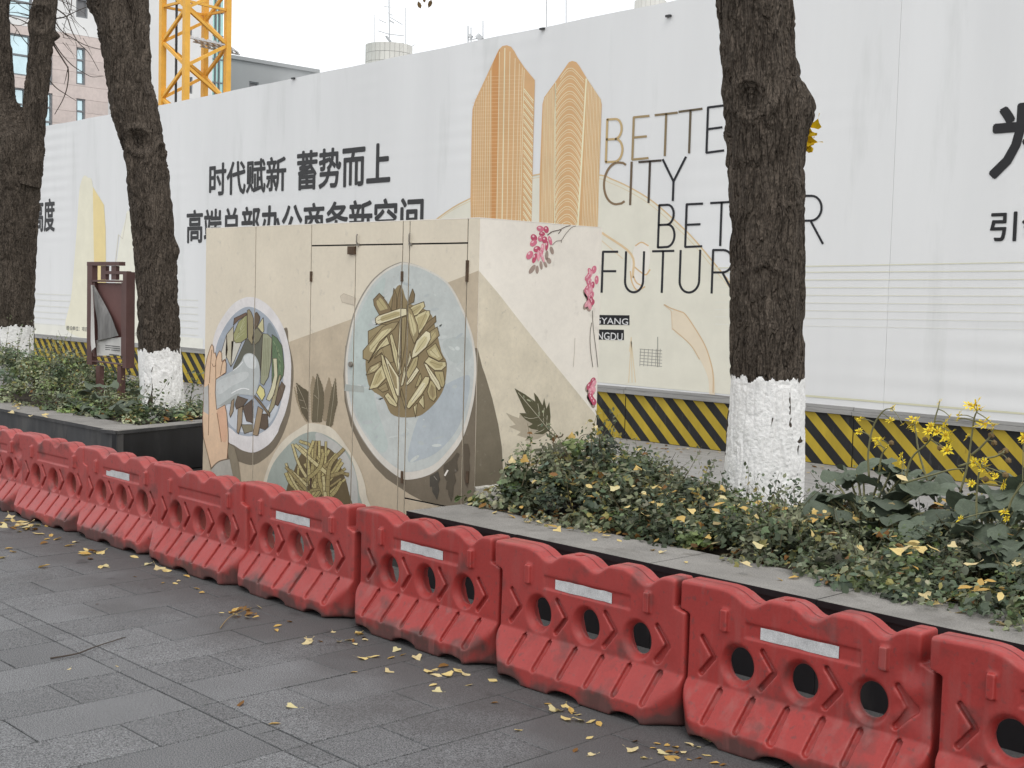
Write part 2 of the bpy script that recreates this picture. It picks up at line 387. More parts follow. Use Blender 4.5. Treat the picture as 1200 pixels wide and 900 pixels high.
# ---- printing on the vinyl: flat shapes lying on the sheet
class Print:
    """coloured flat polygons on a plane; px polygons are carried onto the plane, then read as real positions on it"""
    def __init__(s, plane, off, step=.0003):
        s.plane, s.off, s.step = plane, off, step; s.V = []; s.F = []; s.C = []; s.n = 0
    def pos(s, px, py):
        if s.plane[0] == 'Y': p = onY(px, py, s.plane[1]); return (p[0], p[2])
        p = onX(px, py, s.plane[1]); return (p[1], p[2])
    def raw(s, uv, col, lay):
        o = len(s.V); e = s.off + s.step * lay
        for a, b in uv:
            s.V.append((a, s.plane[1] - e, b) if s.plane[0] == 'Y' else (s.plane[1] + e, a, b)); s.C.append(col)
        s.F.append(tuple(range(o, o + len(uv))))
    def poly(s, pts, col, lay=1): s.raw([s.pos(*p) for p in pts], col, lay)
    def smooth(s, pts, col, lay=1, m=6):
        P = np.array(list(pts) + [pts[0]], float); n = len(pts); out = []
        for i in range(n):
            p0, p1, p2, p3 = P[(i - 1) % n], P[i], P[(i + 1) % n], P[(i + 2) % n]
            for t in np.arange(m) / m:
                out.append(.5 * (2 * p1 + (p2 - p0) * t + (2 * p0 - 5 * p1 + 4 * p2 - p3) * t * t + (3 * p1 - p0 - 3 * p2 + p3) * t ** 3))
        s.poly(out, col, lay)
    def stroke(s, pts, w, col, lay=1, taper=0, sm=0, closed=False):
        P = np.array(pts, float)
        if sm and len(P) > 2: P = catmull(P, sm)
        if closed: P = np.vstack([P, P[:1]])
        for i in range(len(P) - 1):
            d = P[i + 1] - P[i]; L = np.hypot(*d)
            if L < 1e-6: continue
            d = d / L; n = np.array([-d[1], d[0]]); f0, f1 = i / (len(P) - 1), (i + 1) / (len(P) - 1)
            w0 = w * (1 - taper * f0) / 2; w1 = w * (1 - taper * f1) / 2; e = d * min(w0, L) * .4
            s.poly([P[i] - e + n * w0, P[i + 1] + e + n * w1, P[i + 1] + e - n * w1, P[i] - e - n * w0], col, lay + (i % 2) * .2)
    def ell(s, cx, cy, rx, ry, rot, col, lay=1, n=18):
        c, q = math.cos(rot), math.sin(rot)
        s.poly([(cx + rx * math.cos(t) * c - ry * math.sin(t) * q, cy + rx * math.cos(t) * q + ry * math.sin(t) * c) for t in np.arange(n) * 2 * math.pi / n], col, lay)
    def build(s, name, M, parent, cuts=()):
        bm = bmesh.new(); cl = bm.verts.layers.float_color.new('tint')
        ax = 0 if s.plane[0] == 'Y' else 1
        for f in s.F:
            vs = []
            for i in f:
                v = bm.verts.new(s.V[i]); v[cl] = (*s.C[i], 1); vs.append(v)
            for t in ear_clip([(s.V[i][ax], s.V[i][2]) for i in f]): bm.faces.new([vs[q] for q in t])
        for (x0, x1, z0, z1) in cuts:          # open the print along real gaps
            for co, no in (((x0, 0, 0), (1, 0, 0)), ((x1, 0, 0), (1, 0, 0)), ((0, 0, z0), (0, 0, 1)), ((0, 0, z1), (0, 0, 1))):
                bmesh.ops.bisect_plane(bm, geom=bm.verts[:] + bm.edges[:] + bm.faces[:], dist=1e-6, plane_co=co, plane_no=no)
            dead = [f for f in bm.faces if x0 < f.calc_center_median().x < x1 and z0 < f.calc_center_median().z < z1]
            bmesh.ops.delete(bm, geom=dead, context='FACES')
        want = Vector((0, -1, 0)) if s.plane[0] == 'Y' else Vector((1, 0, 0))
        bmesh.ops.recalc_face_normals(bm, faces=bm.faces[:])
        flip = [f for f in bm.faces if f.normal.dot(want) < 0]; bmesh.ops.reverse_faces(bm, faces=flip)
        off = Vector((0, 0, 0)); q = parent
        while q is not None: off += q.location; q = q.parent
        for v in bm.verts: v.co -= off
        me = bpy.data.meshes.new(name); bm.to_mesh(me); bm.free(); me.materials.append(M)
        return link(name, me, parent)

KB = .86
def cb(r, g, b): return srgb(r, g, b, KB)
YB = ('Y', YH)
# pale lower ground, arcs and sketch shapes
p = Print(YB, .003); tone = p
dome = [(505, 262), (530, 244), (553, 232), (600, 212), (650, 202), (702, 205), (717, 210), (737, 219), (765, 236), (795, 262), (815, 282), (840, 312), (860, 337), (885, 378), (900, 425), (906, 467), (702, 448), (600, 440), (500, 430)]
p.poly(dome, cb(216, 213, 199), 1)
for off, w, c in ((0, 1.6, (205, 180, 140)), (4, .8, (210, 195, 165))):
    p.stroke([(x - off * .6, y + off) for x, y in dome[:16]], w, cb(*c), 2, sm=4)
for k, (y0, y1) in enumerate([(300.5, 308)] + [(311 + 8.6 * i + (3 if i == 0 else 0), 308 + 9.7 * i) for i in range(0, 9)]):
    if k == 0: continue
    c = (203 + k * 1.2, 202 + k * 1.2, 182 + 2.6 * k); p.stroke([(838, y0 + (960 - 838) * -.0), (1300, y1 + (y1 - y0) * .42)], 1.35 - .09 * k, cb(*[v + 5 for v in c]), 3)
p.stroke([(942, 463.5), (1300, 493)], 2.2, cb(203, 201, 175), 3)
p.build('pale_stripe_print', m_print, hd); p = Print(YB, .003)
for i in range(6): p.stroke([(40, 344 + 7 * i), (232, 352 + 8.2 * i)], 1.2, cb(214, 214, 208), 2.2)
p.build('pale_stripe_print', m_print, hd); p = Print(YB, .003); p.poly([(36, 378), (78, 381), (238, 397), (238, 412), (36, 396)], cb(222, 221, 212), 1)
p.build('pale_ground_print', m_print, hd)
p = Print(YB, .003)
p.smooth([(787, 366), (790, 387), (803, 398), (812, 407), (822, 424), (830, 443), (832, 462), (838, 462), (837, 440), (833, 424), (826, 404), (813, 382), (802, 367), (796, 364)], cb(219, 206, 184), 4)
p.stroke([(779, 357), (786, 361), (797, 365), (803, 368), (813, 382), (826, 404), (833, 424), (836, 440), (836, 460)], 1.3, cb(200, 172, 136), 5, sm=5)
p.stroke([(788, 385), (800, 395), (811, 406), (820, 421)], 1.2, cb(200, 176, 142), 5, sm=5)
p.stroke([(778, 357), (784, 362), (787, 366), (788, 386)], 1.0, cb(208, 188, 160), 5, sm=4)
p.stroke([(706, 273), (740, 298), (742, 325)], 2.6, cb(212, 187, 150), 5, sm=5); p.stroke([(703, 280), (730, 303)], 1.2, cb(214, 198, 170), 5)
p.smooth([(741, 300), (745, 287), (752, 283), (760, 287), (762, 305), (757, 325), (754, 337), (747, 341), (740, 332), (739, 318)], cb(224, 219, 210), 4)
for q in ([(745, 288), (752, 284), (760, 288)], [(744, 313), (750, 318), (757, 322), (762, 316)], [(739, 318), (741, 331), (747, 340), (756, 336)], [(742, 322), (746, 331), (753, 335)]):
    p.stroke(q, 1.6, cb(208, 178, 136), 5, sm=5)
# little tower sketch, dots and grid
for q in ([(738, 412), (740, 395), (741, 448)], [(737, 448), (740, 400), (745, 448)]): p.stroke(q, 1, cb(216, 200, 170), 5)
for i in range(6):
    p.stroke([(750, 409 + 3.6 * i), (776, 411 + 3.7 * i)], .8, cb(168, 166, 158), 5); p.stroke([(751 + 4.6 * i, 409), (750 + 4.6 * i, 429)], .8, cb(172, 170, 162), 5)
p.stroke([(771, 395), (771, 430)], 1, cb(150, 148, 140), 5)
p.build('sketch_print', m_print, hd)
# pale skyscraper on the left sheet
p = Print(YB, .003)
p.smooth([(78, 386), (84, 345), (90, 270), (93, 225), (96, 211), (99, 206), (103, 208), (109, 219), (111, 300), (113, 389)], cb(223, 219, 199), 3)
p.poly([(109, 219), (122, 240), (124, 270), (125, 391), (113, 389), (110, 290)], cb(226, 207, 152), 4)
p.smooth([(133, 392), (136, 320), (141, 280), (147, 258), (149, 248), (153, 252), (160, 300), (166, 394)], cb(226, 224, 210), 3)
p.stroke([(134, 320), (139, 275), (144, 280), (149, 250)], .8, cb(208, 204, 190), 4)
p.build('pale_tower_print', m_print, hd)
# the two gold towers
TA, TB, TC = cb(206, 166, 121), cb(196, 148, 100), cb(245, 222, 190)
o5 = lambda L: [(500 + x / 5, 30 + y / 5) for x, y in L]
p = Print(YB, .003)
p.poly(o5([(262, 1350), (258, 1000), (266, 560), (270, 490), (285, 440), (350, 300), (410, 170), (425, 140), (445, 120), (470, 115), (495, 124), (515, 150), (532, 183), (570, 240), (635, 320), (635, 350), (625, 700), (612, 1350)]), TA, 4)
p.poly(o5([(380, 1350), (385, 250), (395, 205), (430, 135), (425, 400), (400, 1350)]), cb(197, 143, 90), 5)
top = lambda x: 490 - (x - 270) * (375 / 170) if x < 440 else 115 + (x - 470) * 1.28
for x, w in ((283, 2), (296, 2), (309, 2), (322, 2), (335, 2), (350, 3), (364, 2), (378, 3), (428, 4), (460, 7), (490, 4), (520, 4), (545, 3), (562, 3), (573, 4)):
    x1 = x - (x - 400) * .07 - 16
    p.stroke(o5([(x, max(top(x), 120) + 12), (x1, 1340)]), w / 6.5, TC, 6)
for i in range(22): y = 370 + 45 * i; p.stroke(o5([(574 - y * .006, y), (633 - y * .018, y + 70)]), 1.0, TC, 6); p.stroke(o5([(574 - y * .006, y + 14), (633 - y * .018, y + 84)]), .7, TC, 6)
for i in range(46): y = 300 + 22 * i; p.stroke(o5([(max(266, 350 - (y - 300) * .55) + 2, y), (565 - y * .008, y - 8)]), .35, cb(222, 190, 150), 5.4)
p.build('tower_print', m_print, hd)
p = Print(YB, .003)
p.poly(o5([(660, 1350), (663, 900), (680, 460), (690, 420), (755, 330), (820, 235), (835, 214), (855, 207), (878, 214), (895, 235), (937, 305), (1020, 430), (1027, 462), (1012, 900), (1000, 1350)]), TA, 4)
for i in range(10):
    x = 690 + 7.2 * i; yt = 428 - (x - 690) * 1.36; p.stroke(o5([(x, yt), (x - 22 + i * .4, 1340)]), .36 + .14 * (i % 2), TC, 6)
for i in range(11):
    x = 946 + 7.6 * i; yt = 318 + (x - 946) * 1.5; p.stroke(o5([(x, yt), (x - 40 + i * 1.6, 1340)]), .36 + .14 * (i % 2), TC, 6)
p.stroke(o5([(757, 335), (750, 1340)]), 1.2, TC, 6); p.stroke(o5([(937, 312), (878, 1340)]), 1.8, TC, 6)
for i in range(24):
    y = 250 + 45 * i; f = y / 1340.
    xl, xr = 757 - 6 * f, 935 - 58 * f; xm = (xl + xr) / 2 + 4
    for dy, w in ((0, .6), (15, .45)):
        yy = y + dy
        if i == 0: p.stroke(o5([(785, yy + 55), (xm - 22, yy + 8), (xm, yy), (xm + 22, yy + 8), (xr, yy + 70)]), w, TC, 6, sm=4)
        else: p.stroke(o5([(xl, yy + 92), (xm - 55, yy + 42), (xm - 22, yy + 8), (xm, yy), (xm + 22, yy + 8), (xm + 50, yy + 42), (xr, yy + 85)]), w, TC, 6, sm=4)
p.build('tower_print', m_print, hd)

# ---- lettering.  thin English letters drawn as strokes, gold fading to black along the line (the ink itself is graded)
m_ink = mat('black_ink', (.022, .022, .024), .6, .1, 4)
def arc(cx, cy, rx, ry, a0, a1, n=14): return [(cx + rx * math.cos(t), cy + ry * math.sin(t)) for t in np.linspace(a0, a1, n)]
HP = math.pi / 2
LET = {'B': [[(0, 0), (0, 1)], [(0, 1)] + arc(.48, .765, .38, .235, HP, -HP) + [(0, .53)], [(.48, .53)] + arc(.52, .265, .43, .265, HP, -HP) + [(0, 0)]],
       'E': [[(.85, 1), (0, 1), (0, 0), (.88, 0)], [(0, .52), (.75, .52)]], 'T': [[(0, 1), (1, 1)], [(.5, 1), (.5, 0)]],
       'R': [[(0, 0), (0, 1)] + arc(.46, .74, .42, .26, HP, -HP) + [(0, .48)], [(.45, .48), (.98, 0)]],
       'C': [[(.98, .94), (.85, .985)] + arc(.62, .5, .62, .5, HP, 3 * HP, 22) + [(.85, .015), (.98, .06)]],
       'I': [[(.5, 0), (.5, 1)]], 'Y': [[(0, 1), (.5, .45), (1, 1)], [(.5, .45), (.5, 0)]], 'F': [[(.82, 1), (0, 1), (0, 0)], [(0, .52), (.75, .52)]],
       'U': [[(0, 1)] + arc(.44, .28, .44, .28, math.pi, 2 * math.pi, 20) + [(.88, 1)]]}
def eng(line, inkf):
    """line: list of (letter, px box left, top-left y, px right, bottom-left y, slope)"""
    p = Print(YB, .003)
    for ch, x0, yt, x1, yb, dy in line:
        for stn in LET[ch]:
            P = []
            for u, v in stn: X = x0 + (x1 - x0) * u - .035 * (1 - v) * (yb - yt) * 1.0; P.append((X, yb + (yt - yb) * v + dy * u))
            curved = len(stn) > 4
            Q = P
            p.stroke(Q, 2.6, inkf((x0 + x1) / 2), 7)
    p.build('lettering', m_print, hd)
def grade(x, y0=710, y1=850):
    t = min(max((x - 715) / 125, 0), 1); a = np.array(srgb(198, 172, 126, .86)); b = np.array(srgb(42, 42, 46, .86))
    return tuple(a + (b - a) * t ** .7)
def grade2(x):
    t = min(max((x - 700) / 75, 0), 1); a = np.array(srgb(168, 140, 104, .86)); b = np.array(srgb(42, 42, 46, .86)); return tuple(a + (b - a) * t ** .6)
dark = lambda x: srgb(42, 42, 46, .86)
eng([('B', 712, 140, 732, 190, -1), ('E', 743, 137.5, 764, 187, -2), ('T', 768, 135, 794, 184, -3), ('T', 796, 131, 823, 181, -3.5), ('E', 830, 126, 853, 179, -3), ('R', 862, 121, 888, 176, -4)], grade)
eng([('C', 709, 191, 734, 240, -1), ('I', 734, 190, 747, 240, 0), ('T', 749, 190, 775, 238.5, -2), ('Y', 777, 187, 804, 236.5, -3)], grade2)
eng([('B', 773, 240.5, 793, 290, -1), ('E', 805, 239.5, 827, 289.5, -1), ('T', 833, 238, 859, 288.5, -1.5), ('T', 862, 236, 889, 287, -1.5), ('E', 896, 234, 920, 286, -1), ('R', 938, 229.5, 967, 285.5, 0)], dark)
eng([('F', 707, 295, 728, 342.5, 0), ('U', 734, 295, 758, 342.5, 0), ('T', 765, 294.5, 790, 343, -.5), ('U', 798, 293.5, 824, 343, -.5), ('R', 836, 293, 862, 343.5, 0), ('E', 874, 292, 897, 343.5, 0)], dark)
for (x0, x1, yt, yb, tl) in ((686, 738, 369.5, 381, 'QINGYANG'), (690, 731.5, 386.5, 398.5, 'CHENGDU')):
    p = Print(YB, .003); p.poly([(x0 - 14, yt - .8), (x1, yt), (x1, yb), (x0 - 14, yb - 1)], srgb(35, 35, 38, .86), 7); p.build('caption_block', m_print, hd)
def text(body, x0, x1, ytl, ybl, M, bold=.012, off=.0050, parent=hd, Y=YH, name='lettering', x1z=None):
    """lettering scaled to the box whose left edge is (x0, ytl..ybl) and whose right edge is x1, on the sheet"""
    cu = bpy.data.curves.new('lettering', 'FONT'); cu.body = body; cu.size = 1; cu.offset = 0; cu.resolution_u = 3
    ob = bpy.data.objects.new('tmp', cu); COL.objects.link(ob)
    dg = bpy.context.evaluated_depsgraph_get(); me = bpy.data.meshes.new_from_object(ob.evaluated_get(dg)); bpy.data.objects.remove(ob)
    n = len(me.vertices); co = np.zeros(n * 3); me.vertices.foreach_get('co', co); co = co.reshape(-1, 3)
    a, b = onY(x0, ytl, Y), onY(x0, ybl, Y); c = onY(x1, (ytl + ybl) / 2, Y)
    mn, mx = co.min(0), co.max(0)
    X = a[0] + (co[:, 0] - mn[0]) / (mx[0] - mn[0]) * (c[0] - a[0]); Z = b[2] + (co[:, 1] - mn[1]) / (mx[1] - mn[1]) * (a[2] - b[2])
    off3 = np.zeros(3); q = parent
    while q is not None: off3 += np.array(q.location); q = q.parent
    F = [tuple(q.vertices) for q in me.polygons]; hgt = a[2] - b[2]; V = []; FF = []
    sh = [(0, 0)] if bold <= 0 else [(0, 0)] + [(bold * hgt * math.cos(t), bold * hgt * math.sin(t)) for t in np.arange(8) * math.pi / 4]   # heavy weight: overlapping strokes
    for k, (dx, dz) in enumerate(sh):
        V.append(np.stack([X + dx, np.full(n, Y - off - k * .00008), Z + dz], 1)); FF += [tuple(i + k * n for i in q) for q in F]
    bpy.data.meshes.remove(me)
    return obj(name, np.vstack(V), FF, M, parent)
m_white = mat('white_ink', (.75, .75, .75), .6, .05)
m_grey_ink = mat('grey_ink', (.10, .10, .10), .7, .2, 30)
text('QINGYANG', 677, 736.5, 371, 379.5, m_white, .01, .0058); text('CHENGDU', 681, 730, 388, 396.5, m_white, .01, .0058)
m_ink2 = mat('dark_grey_ink', (.045, .045, .047), .6, .1, 4)
text('时代赋新', 246, 335, 192.5, 229.5, m_ink2, .024); text('蓄势而上', 349, 457, 178.5, 222.5, m_ink2, .024)
text('高端总部办公商务新空间', 219.5, 495.5, 247, 284.5, m_ink2, .024)
text('新高度', 27, 64, 236, 272, m_ink2, .024)
text('为', 1165, 1235, 126, 208, m_ink, .03); text('引领', 1162, 1236, 249, 282.5, m_ink, .022)
text('建设单位：项目建设', 78, 111, 381.5, 386.5, m_grey_ink, .01); text('有限公司', 150, 167, 388, 392.5, m_grey_ink, .01)
# ------------------------------------------------------------------ painted cabinet
XL, XR, YF, YK, ZT = -8.851, -5.757, 5.18, 6.243, 2.063
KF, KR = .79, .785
def cf(r, g, b): return srgb(r, g, b, KF)
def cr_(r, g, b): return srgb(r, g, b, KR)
m_cab = mat('cabinet_paint', srgb(206, 197, 178, KF), .6, .06, 2.2, fine=.02, fscale=30, stain=((.42, .39, .34), 11, .61, .35), spec=.3, bump=.04, bscale=25)
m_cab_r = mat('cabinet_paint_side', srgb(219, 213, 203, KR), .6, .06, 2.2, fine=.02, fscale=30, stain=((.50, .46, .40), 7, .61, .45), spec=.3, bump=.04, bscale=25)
m_gap = mat('dark_gap', (.02, .018, .016), .9, 0)
m_steel = mat('dull_steel', (.30, .28, .25), .5, .25, 30, metal=.6, rough=.45) if False else mat('dull_steel', (.22, .20, .17), .5, .25, 30)
m_rust = mat('rusty_steel', (.10, .065, .04), .8, .3, 40)
m_mural = mat('mural_paint', attr='tint', rough=.62, var=.09, vscale=7, fine=.03, fscale=40, spec=.28, stain=((.36, .33, .28), 30, .62, .45))
cab = thing('utility_cabinet', 'tall cream metal utility cabinet painted with plates of food, leaves and pink blossoms', 'cabinet', ((XL + XR) / 2, (YF + YK) / 2, 0))
MB().box(XL + .012, XR - .012, YF + .0065, YK - .013, 0, ZT - .012).build('carcass', m_gap, cab)
MB().box(XL, XR, YF + .001, YK, ZT - .005, ZT).build('top_plate', m_cab_r, cab)
g = .009
GX = [-8.161, -7.465, -6.961, -6.471, -6.403, -5.857]      # vertical gaps across the front
edges = [XL] + GX + [XR]
ZD, ZB = 1.914, .315
TH = .005
for i in range(len(edges) - 1):
    x0, x1 = edges[i] + (g / 2 if i else 0), edges[i + 1] - (g / 2 if i < len(edges) - 2 else 0)
    top = ZT - .006
    if i in (2, 3, 5):
        if i == 2: MB().box(x0, edges[4] - g / 2, YF, YF + TH, ZD + .005, top).build('door_header', m_cab, cab)
        elif i == 5: MB().box(x0, x1, YF, YF + TH, ZD + .005, top).build('door_header', m_cab, cab)
        zb = ZB + .005 if i == 5 else .0
        MB().box(x0, x1, YF, YF + TH, zb, ZD - .005).build('door', m_cab, cab)
        if i == 5: MB().box(x0, x1, YF + .001, YF + TH, 0, ZB - .005).build('sill_panel', m_cab, cab)
    else: MB().box(x0, x1, YF, YF + TH, 0, top).build('side_post' if i in (4, 6) else 'fixed_panel', m_cab, cab)
MB().box(XR - .012, XR, YF + TH + .0005, YK, 0, ZT - .006).build('side_panel', m_cab_r, cab)
MB().box(XL, XL + .012, YF + TH + .0005, YK, 0, ZT - .031).build('side_panel', m_cab, cab)
MB().box(XL + .013, XR - .013, YK - .012, YK, 0, ZT - .031).build('rear_panel', m_cab, cab)
# hinges, latches and brackets
for px in (365.3, 472, 548.4):
    for py in ((318, 330) if px < 500 else (305, 330), (560, 572) if px < 400 else (552, 566)):
        a = onY(px, py[0] if isinstance(py, tuple) else py, YF); b = onY(px, py[1] if isinstance(py, tuple) else py, YF)
        MB().box(a[0] - .010, a[0] + .010, YF - .009, YF + .001, b[2], a[2]).build('hinge', m_rust, cab)
for px, py in ((420.5, 280), (482, 279)):
    a = onY(px, py, YF); mb = MB().tube([(a[0], YF - .012, a[2] - .03), (a[0], YF - .018, a[2] - .02), (a[0], YF - .018, a[2] + .02), (a[0], YF - .012, a[2] + .03)], .005, 8)
    mb.box(a[0] - .012, a[0] + .012, YF - .012, YF, a[2] - .045, a[2] - .03).build('latch', m_steel, cab, smooth=False)
a = onY(413.5, 293, YF); MB().box(a[0] - .04, a[0] + .035, YF - .016, YF, a[2] - .028, a[2] + .024).build('bracket', m_rust, cab)
a = onY(412, 427, YF); MB().tube([(a[0], YF, a[2]), (a[0], YF - .015, a[2]), (a[0], YF - .016, a[2])], [.02, .018, .01], 12).build('lock', m_steel, cab)
# plaster skirting at the foot of the side
mb = MB(); ys = np.linspace(YF + .01, YF + .75, 24)
V = []; F = []
for i, y in enumerate(ys):
    z = H + .055 + .03 * vnoise(np.array([y * 9, 3, 1])) + .012 * vnoise(np.array([y * 40, 3, 1])); V += [(XR + .025, y, H - .05), (XR + .02, y, z - .012), (XR + .0005, y, z)]
for i in range(len(ys) - 1): a = 3 * i; F += [(a, a + 3, a + 4, a + 1), (a + 1, a + 4, a + 5, a + 2)]
F.append((0, 1, 2))
obj('plaster_skirting', V, F, mat('white_plaster', (.55, .53, .48), .9, .2, 12, bump=.5, bscale=50), cab)

# ---- the mural.  flat paint; the dark areas beside the plates are painted shadows
cuts = [(e - g / 2 - .0004, e + g / 2 + .0004, -1, 3) for e in GX] + [(-7.467, -6.469, ZD - .0055, ZD + .0055), (-5.859 + -.546, -5.855, ZD - .0055, ZD + .0055), (-6.405, -5.855, ZB - .0055, ZB + .0055)]
PF = ('Y', YF); PR = ('X', XR)
def O(ox, oy, s): return lambda L: [(ox + x / s, oy + y / s) for x, y in L]
def mural(name): return Print(PF, .0006, .00035)
# diagonal tone
p = mural('x'); p.poly([(239.5, 437), (338, 401), (412, 374), (525, 331), (561, 317), (556.5, 560), (554, 640), (236, 640)], cf(180, 167, 145), 1)
p.build('painted_ground_tone', m_mural, cab, cuts)
SH = cf(110, 101, 86)
# plate
plate = [(407, 407), (417, 365), (433, 335), (450, 318), (467, 309), (478, 308), (500, 315), (525, 331), (542, 360), (553, 390), (557, 410), (558.5, 430), (557.5, 451), (554, 476), (544, 510), (529, 533), (508, 554), (481, 562), (466, 558), (445.5, 541), (429, 520), (416, 497), (408, 472), (405, 440)]
p = mural('x')
p.poly([(559.3, 408), (558.2, 450), (556.5, 560), (555, 640), (530, 598), (508, 592), (493, 586), (480, 579), (468, 571), (453, 561), (440, 548), (424, 527), (411, 499), (404, 470), (402.5, 440), (405, 405), (500, 400)], SH, 2)
p.smooth([(x - 1.6 + .2 * (x > 480), y - .6) for x, y in plate], cf(140, 134, 122), 3)
p.smooth(plate, cf(200, 196, 186), 4)
inn = [(481 + (x - 481) * .965, 432 + (y - 434) * (.965 if y < 470 else .945)) for x, y in plate]
p.smooth(inn, cf(181, 186, 182), 5)
lft = [(481 + (x - 481) * .95, 432 + (y - 434) * .93) for x, y in plate]
p.smooth([(411, 440), (412, 405), (421, 370), (436, 341), (452, 326), (446, 360), (436, 420), (440, 470), (455, 520), (446, 530), (433, 512), (420, 490), (413, 466)], cf(174, 184, 179), 6)
p.smooth([(500, 470), (545, 440), (551, 452), (545, 480), (535, 505), (515, 528), (495, 538), (478, 536)], cf(166, 174, 177), 6)
p.smooth([(520, 400), (548, 396), (552, 420), (530, 424)], cf(172, 178, 174), 6)
for _ in range(70):
    a = random.uniform(0, 6.28); rr = math.sqrt(random.random()) * .9; x, y = 481 + 70 * rr * math.cos(a), 434 + 118 * rr * math.sin(a)
    c = random.choice([(190, 195, 191), (174, 180, 178), (186, 191, 186), (168, 175, 174)]); p.ell(x, y, random.uniform(1, 7), random.uniform(.6, 2.5), random.uniform(-.8, .8), cf(*c), 6.6, 9)
p.build('painted_plate', m_mural, cab, cuts)
# food on the plate: outlined wedges, upper ones in o1, lower ones in o2
o1, o2 = O(415, 325, 10), O(415, 405, 10)
DK = cf(88, 76, 54); T1, T2, T3, T4 = cf(168, 156, 116), cf(192, 182, 142), cf(146, 132, 98), cf(206, 198, 166); T5 = cf(124, 108, 80)
p = mural('x')
def piece(pts, c, lay, core=None, w=.8):
    p.poly(pts, c, lay); p.stroke(pts, w, DK, lay + .6, closed=True)
    if core:
        P = np.array(pts); q = P.mean(0); p.poly((q + (P - q) * .62).tolist(), core, lay + .4)
    P = np.array(pts); q = P.mean(0); u = np.linalg.svd(P - q)[2][0]; e = np.abs((P - q) @ u).max(); p.stroke([q - u * e * .6, q + u * e * .55], .5, cf(104, 90, 62), lay + .7, .6)
base = o2([(140, 160), (190, 60), (330, -300), (480, -650), (560, -700), (640, -500), (880, -400), (960, -200), (1030, 80), (1090, 210), (1060, 480), (970, 650), (840, 780), (740, 830), (560, 840), (430, 790), (350, 620), (200, 510), (150, 350)])
p.smooth(base, cf(132, 117, 86), 7, 3)
piece(o1([(230, 260), (300, 185), (345, 230), (430, 360), (440, 400), (300, 440), (240, 330)]), T5, 8, T1)
piece(o1([(440, 390), (470, 125), (500, 200), (505, 380)]), T5, 8); piece(o1([(505, 380), (515, 240), (550, 95), (570, 200), (570, 380)]), T5, 8)
piece(o1([(640, 320), (655, 230), (690, 135), (715, 200), (705, 290)]), T5, 8)
piece(o1([(600, 400), (700, 330), (820, 285), (835, 340), (740, 450), (650, 480)]), T2, 8, T1); piece(o1([(700, 460), (840, 390), (890, 390), (895, 440), (800, 640), (740, 690)]), T2, 8.6, T1)
piece(o1([(770, 660), (850, 540), (960, 450), (965, 520), (860, 620), (800, 690)]), T5, 9)
piece(o1([(840, 700), (890, 640), (980, 580), (1005, 680), (900, 790), (840, 830)]), T3, 9, T1)
piece(o1([(170, 780), (170, 630), (330, 550), (440, 560), (300, 640), (200, 760)]), T3, 8.4)
piece(o1([(255, 480), (290, 450), (540, 365), (620, 365), (625, 440), (420, 510), (290, 550), (258, 530)]), T4, 11, T1)
piece(o1([(110, 860), (340, 580), (450, 530), (530, 520), (480, 600), (300, 760), (180, 980), (110, 950)]), T3, 10, T2)
piece(o1([(420, 680), (450, 660), (520, 900), (560, 1120), (530, 1160), (470, 950)]), T2, 9.4); piece(o1([(540, 500), (560, 490), (555, 900), (530, 1130), (510, 1000)]), T4, 9.8)
piece(o1([(565, 470), (620, 460), (600, 800), (560, 1050)]), T3, 9.2); piece(o1([(625, 330), (680, 380), (750, 560), (765, 680), (710, 780), (660, 650), (630, 480)]), T3, 10.4, T2)
piece(o1([(690, 870), (740, 740), (850, 625), (900, 650), (905, 720), (850, 820), (740, 920), (680, 950)]), T4, 11, T2)
piece(o1([(240, 950), (310, 830), (430, 785), (470, 990), (380, 1010), (330, 880)]), T3, 9); piece(o1([(170, 1000), (300, 800), (390, 690), (420, 780), (280, 860)]), T2, 8.8)
piece(o2([(850, 60), (960, -30), (1050, 150), (1000, 180), (880, 120)]), T1, 9.4, T2); piece(o2([(830, 190), (880, 130), (1000, 190), (1080, 190), (1085, 240), (1030, 290), (950, 290)]), T2, 10, T1)
piece(o2([(820, 200), (860, 220), (1000, 420), (1025, 500), (1000, 530), (900, 380)]), T4, 10.8); piece(o2([(940, 300), (1050, 300), (1070, 440), (1050, 490), (1010, 480)]), T1, 9)
piece(o2([(860, 540), (900, 400), (960, 450), (975, 600), (940, 655), (890, 620)]), T1, 9.6, T3); piece(o2([(145, 345), (190, 250), (320, 180), (320, 240), (250, 310)]), T3, 9.6, T2)
piece(o2([(180, 515), (250, 320), (330, 220), (380, 380), (280, 490)]), T2, 9.8, T1); piece(o2([(280, 500), (380, 430), (410, 520), (340, 545)]), T3, 9); piece(o2([(360, 590), (400, 545), (520, 690), (500, 720), (420, 680)]), T2, 9.2)
piece(o2([(320, 100), (345, 110), (520, 620), (510, 690), (470, 620), (340, 260)]), T2, 10.4); piece(o2([(360, 120), (400, 160), (530, 370), (545, 600), (500, 580), (420, 330)]), T4, 10.8, T3)
piece(o2([(610, 480), (620, 430), (740, 250), (770, 290), (680, 420)]), T4, 10.2); piece(o2([(610, 330), (700, 150), (760, 120), (740, 240), (640, 400)]), T1, 9.4)
piece(o2([(620, 720), (640, 660), (840, 360), (890, 370), (880, 440), (800, 570), (650, 740)]), T2, 11, T4); piece(o2([(550, 480), (600, 210), (610, 330), (580, 460)]), T4, 10); piece(o2([(620, 260), (660, 60), (675, 150), (640, 240)]), T4, 10)
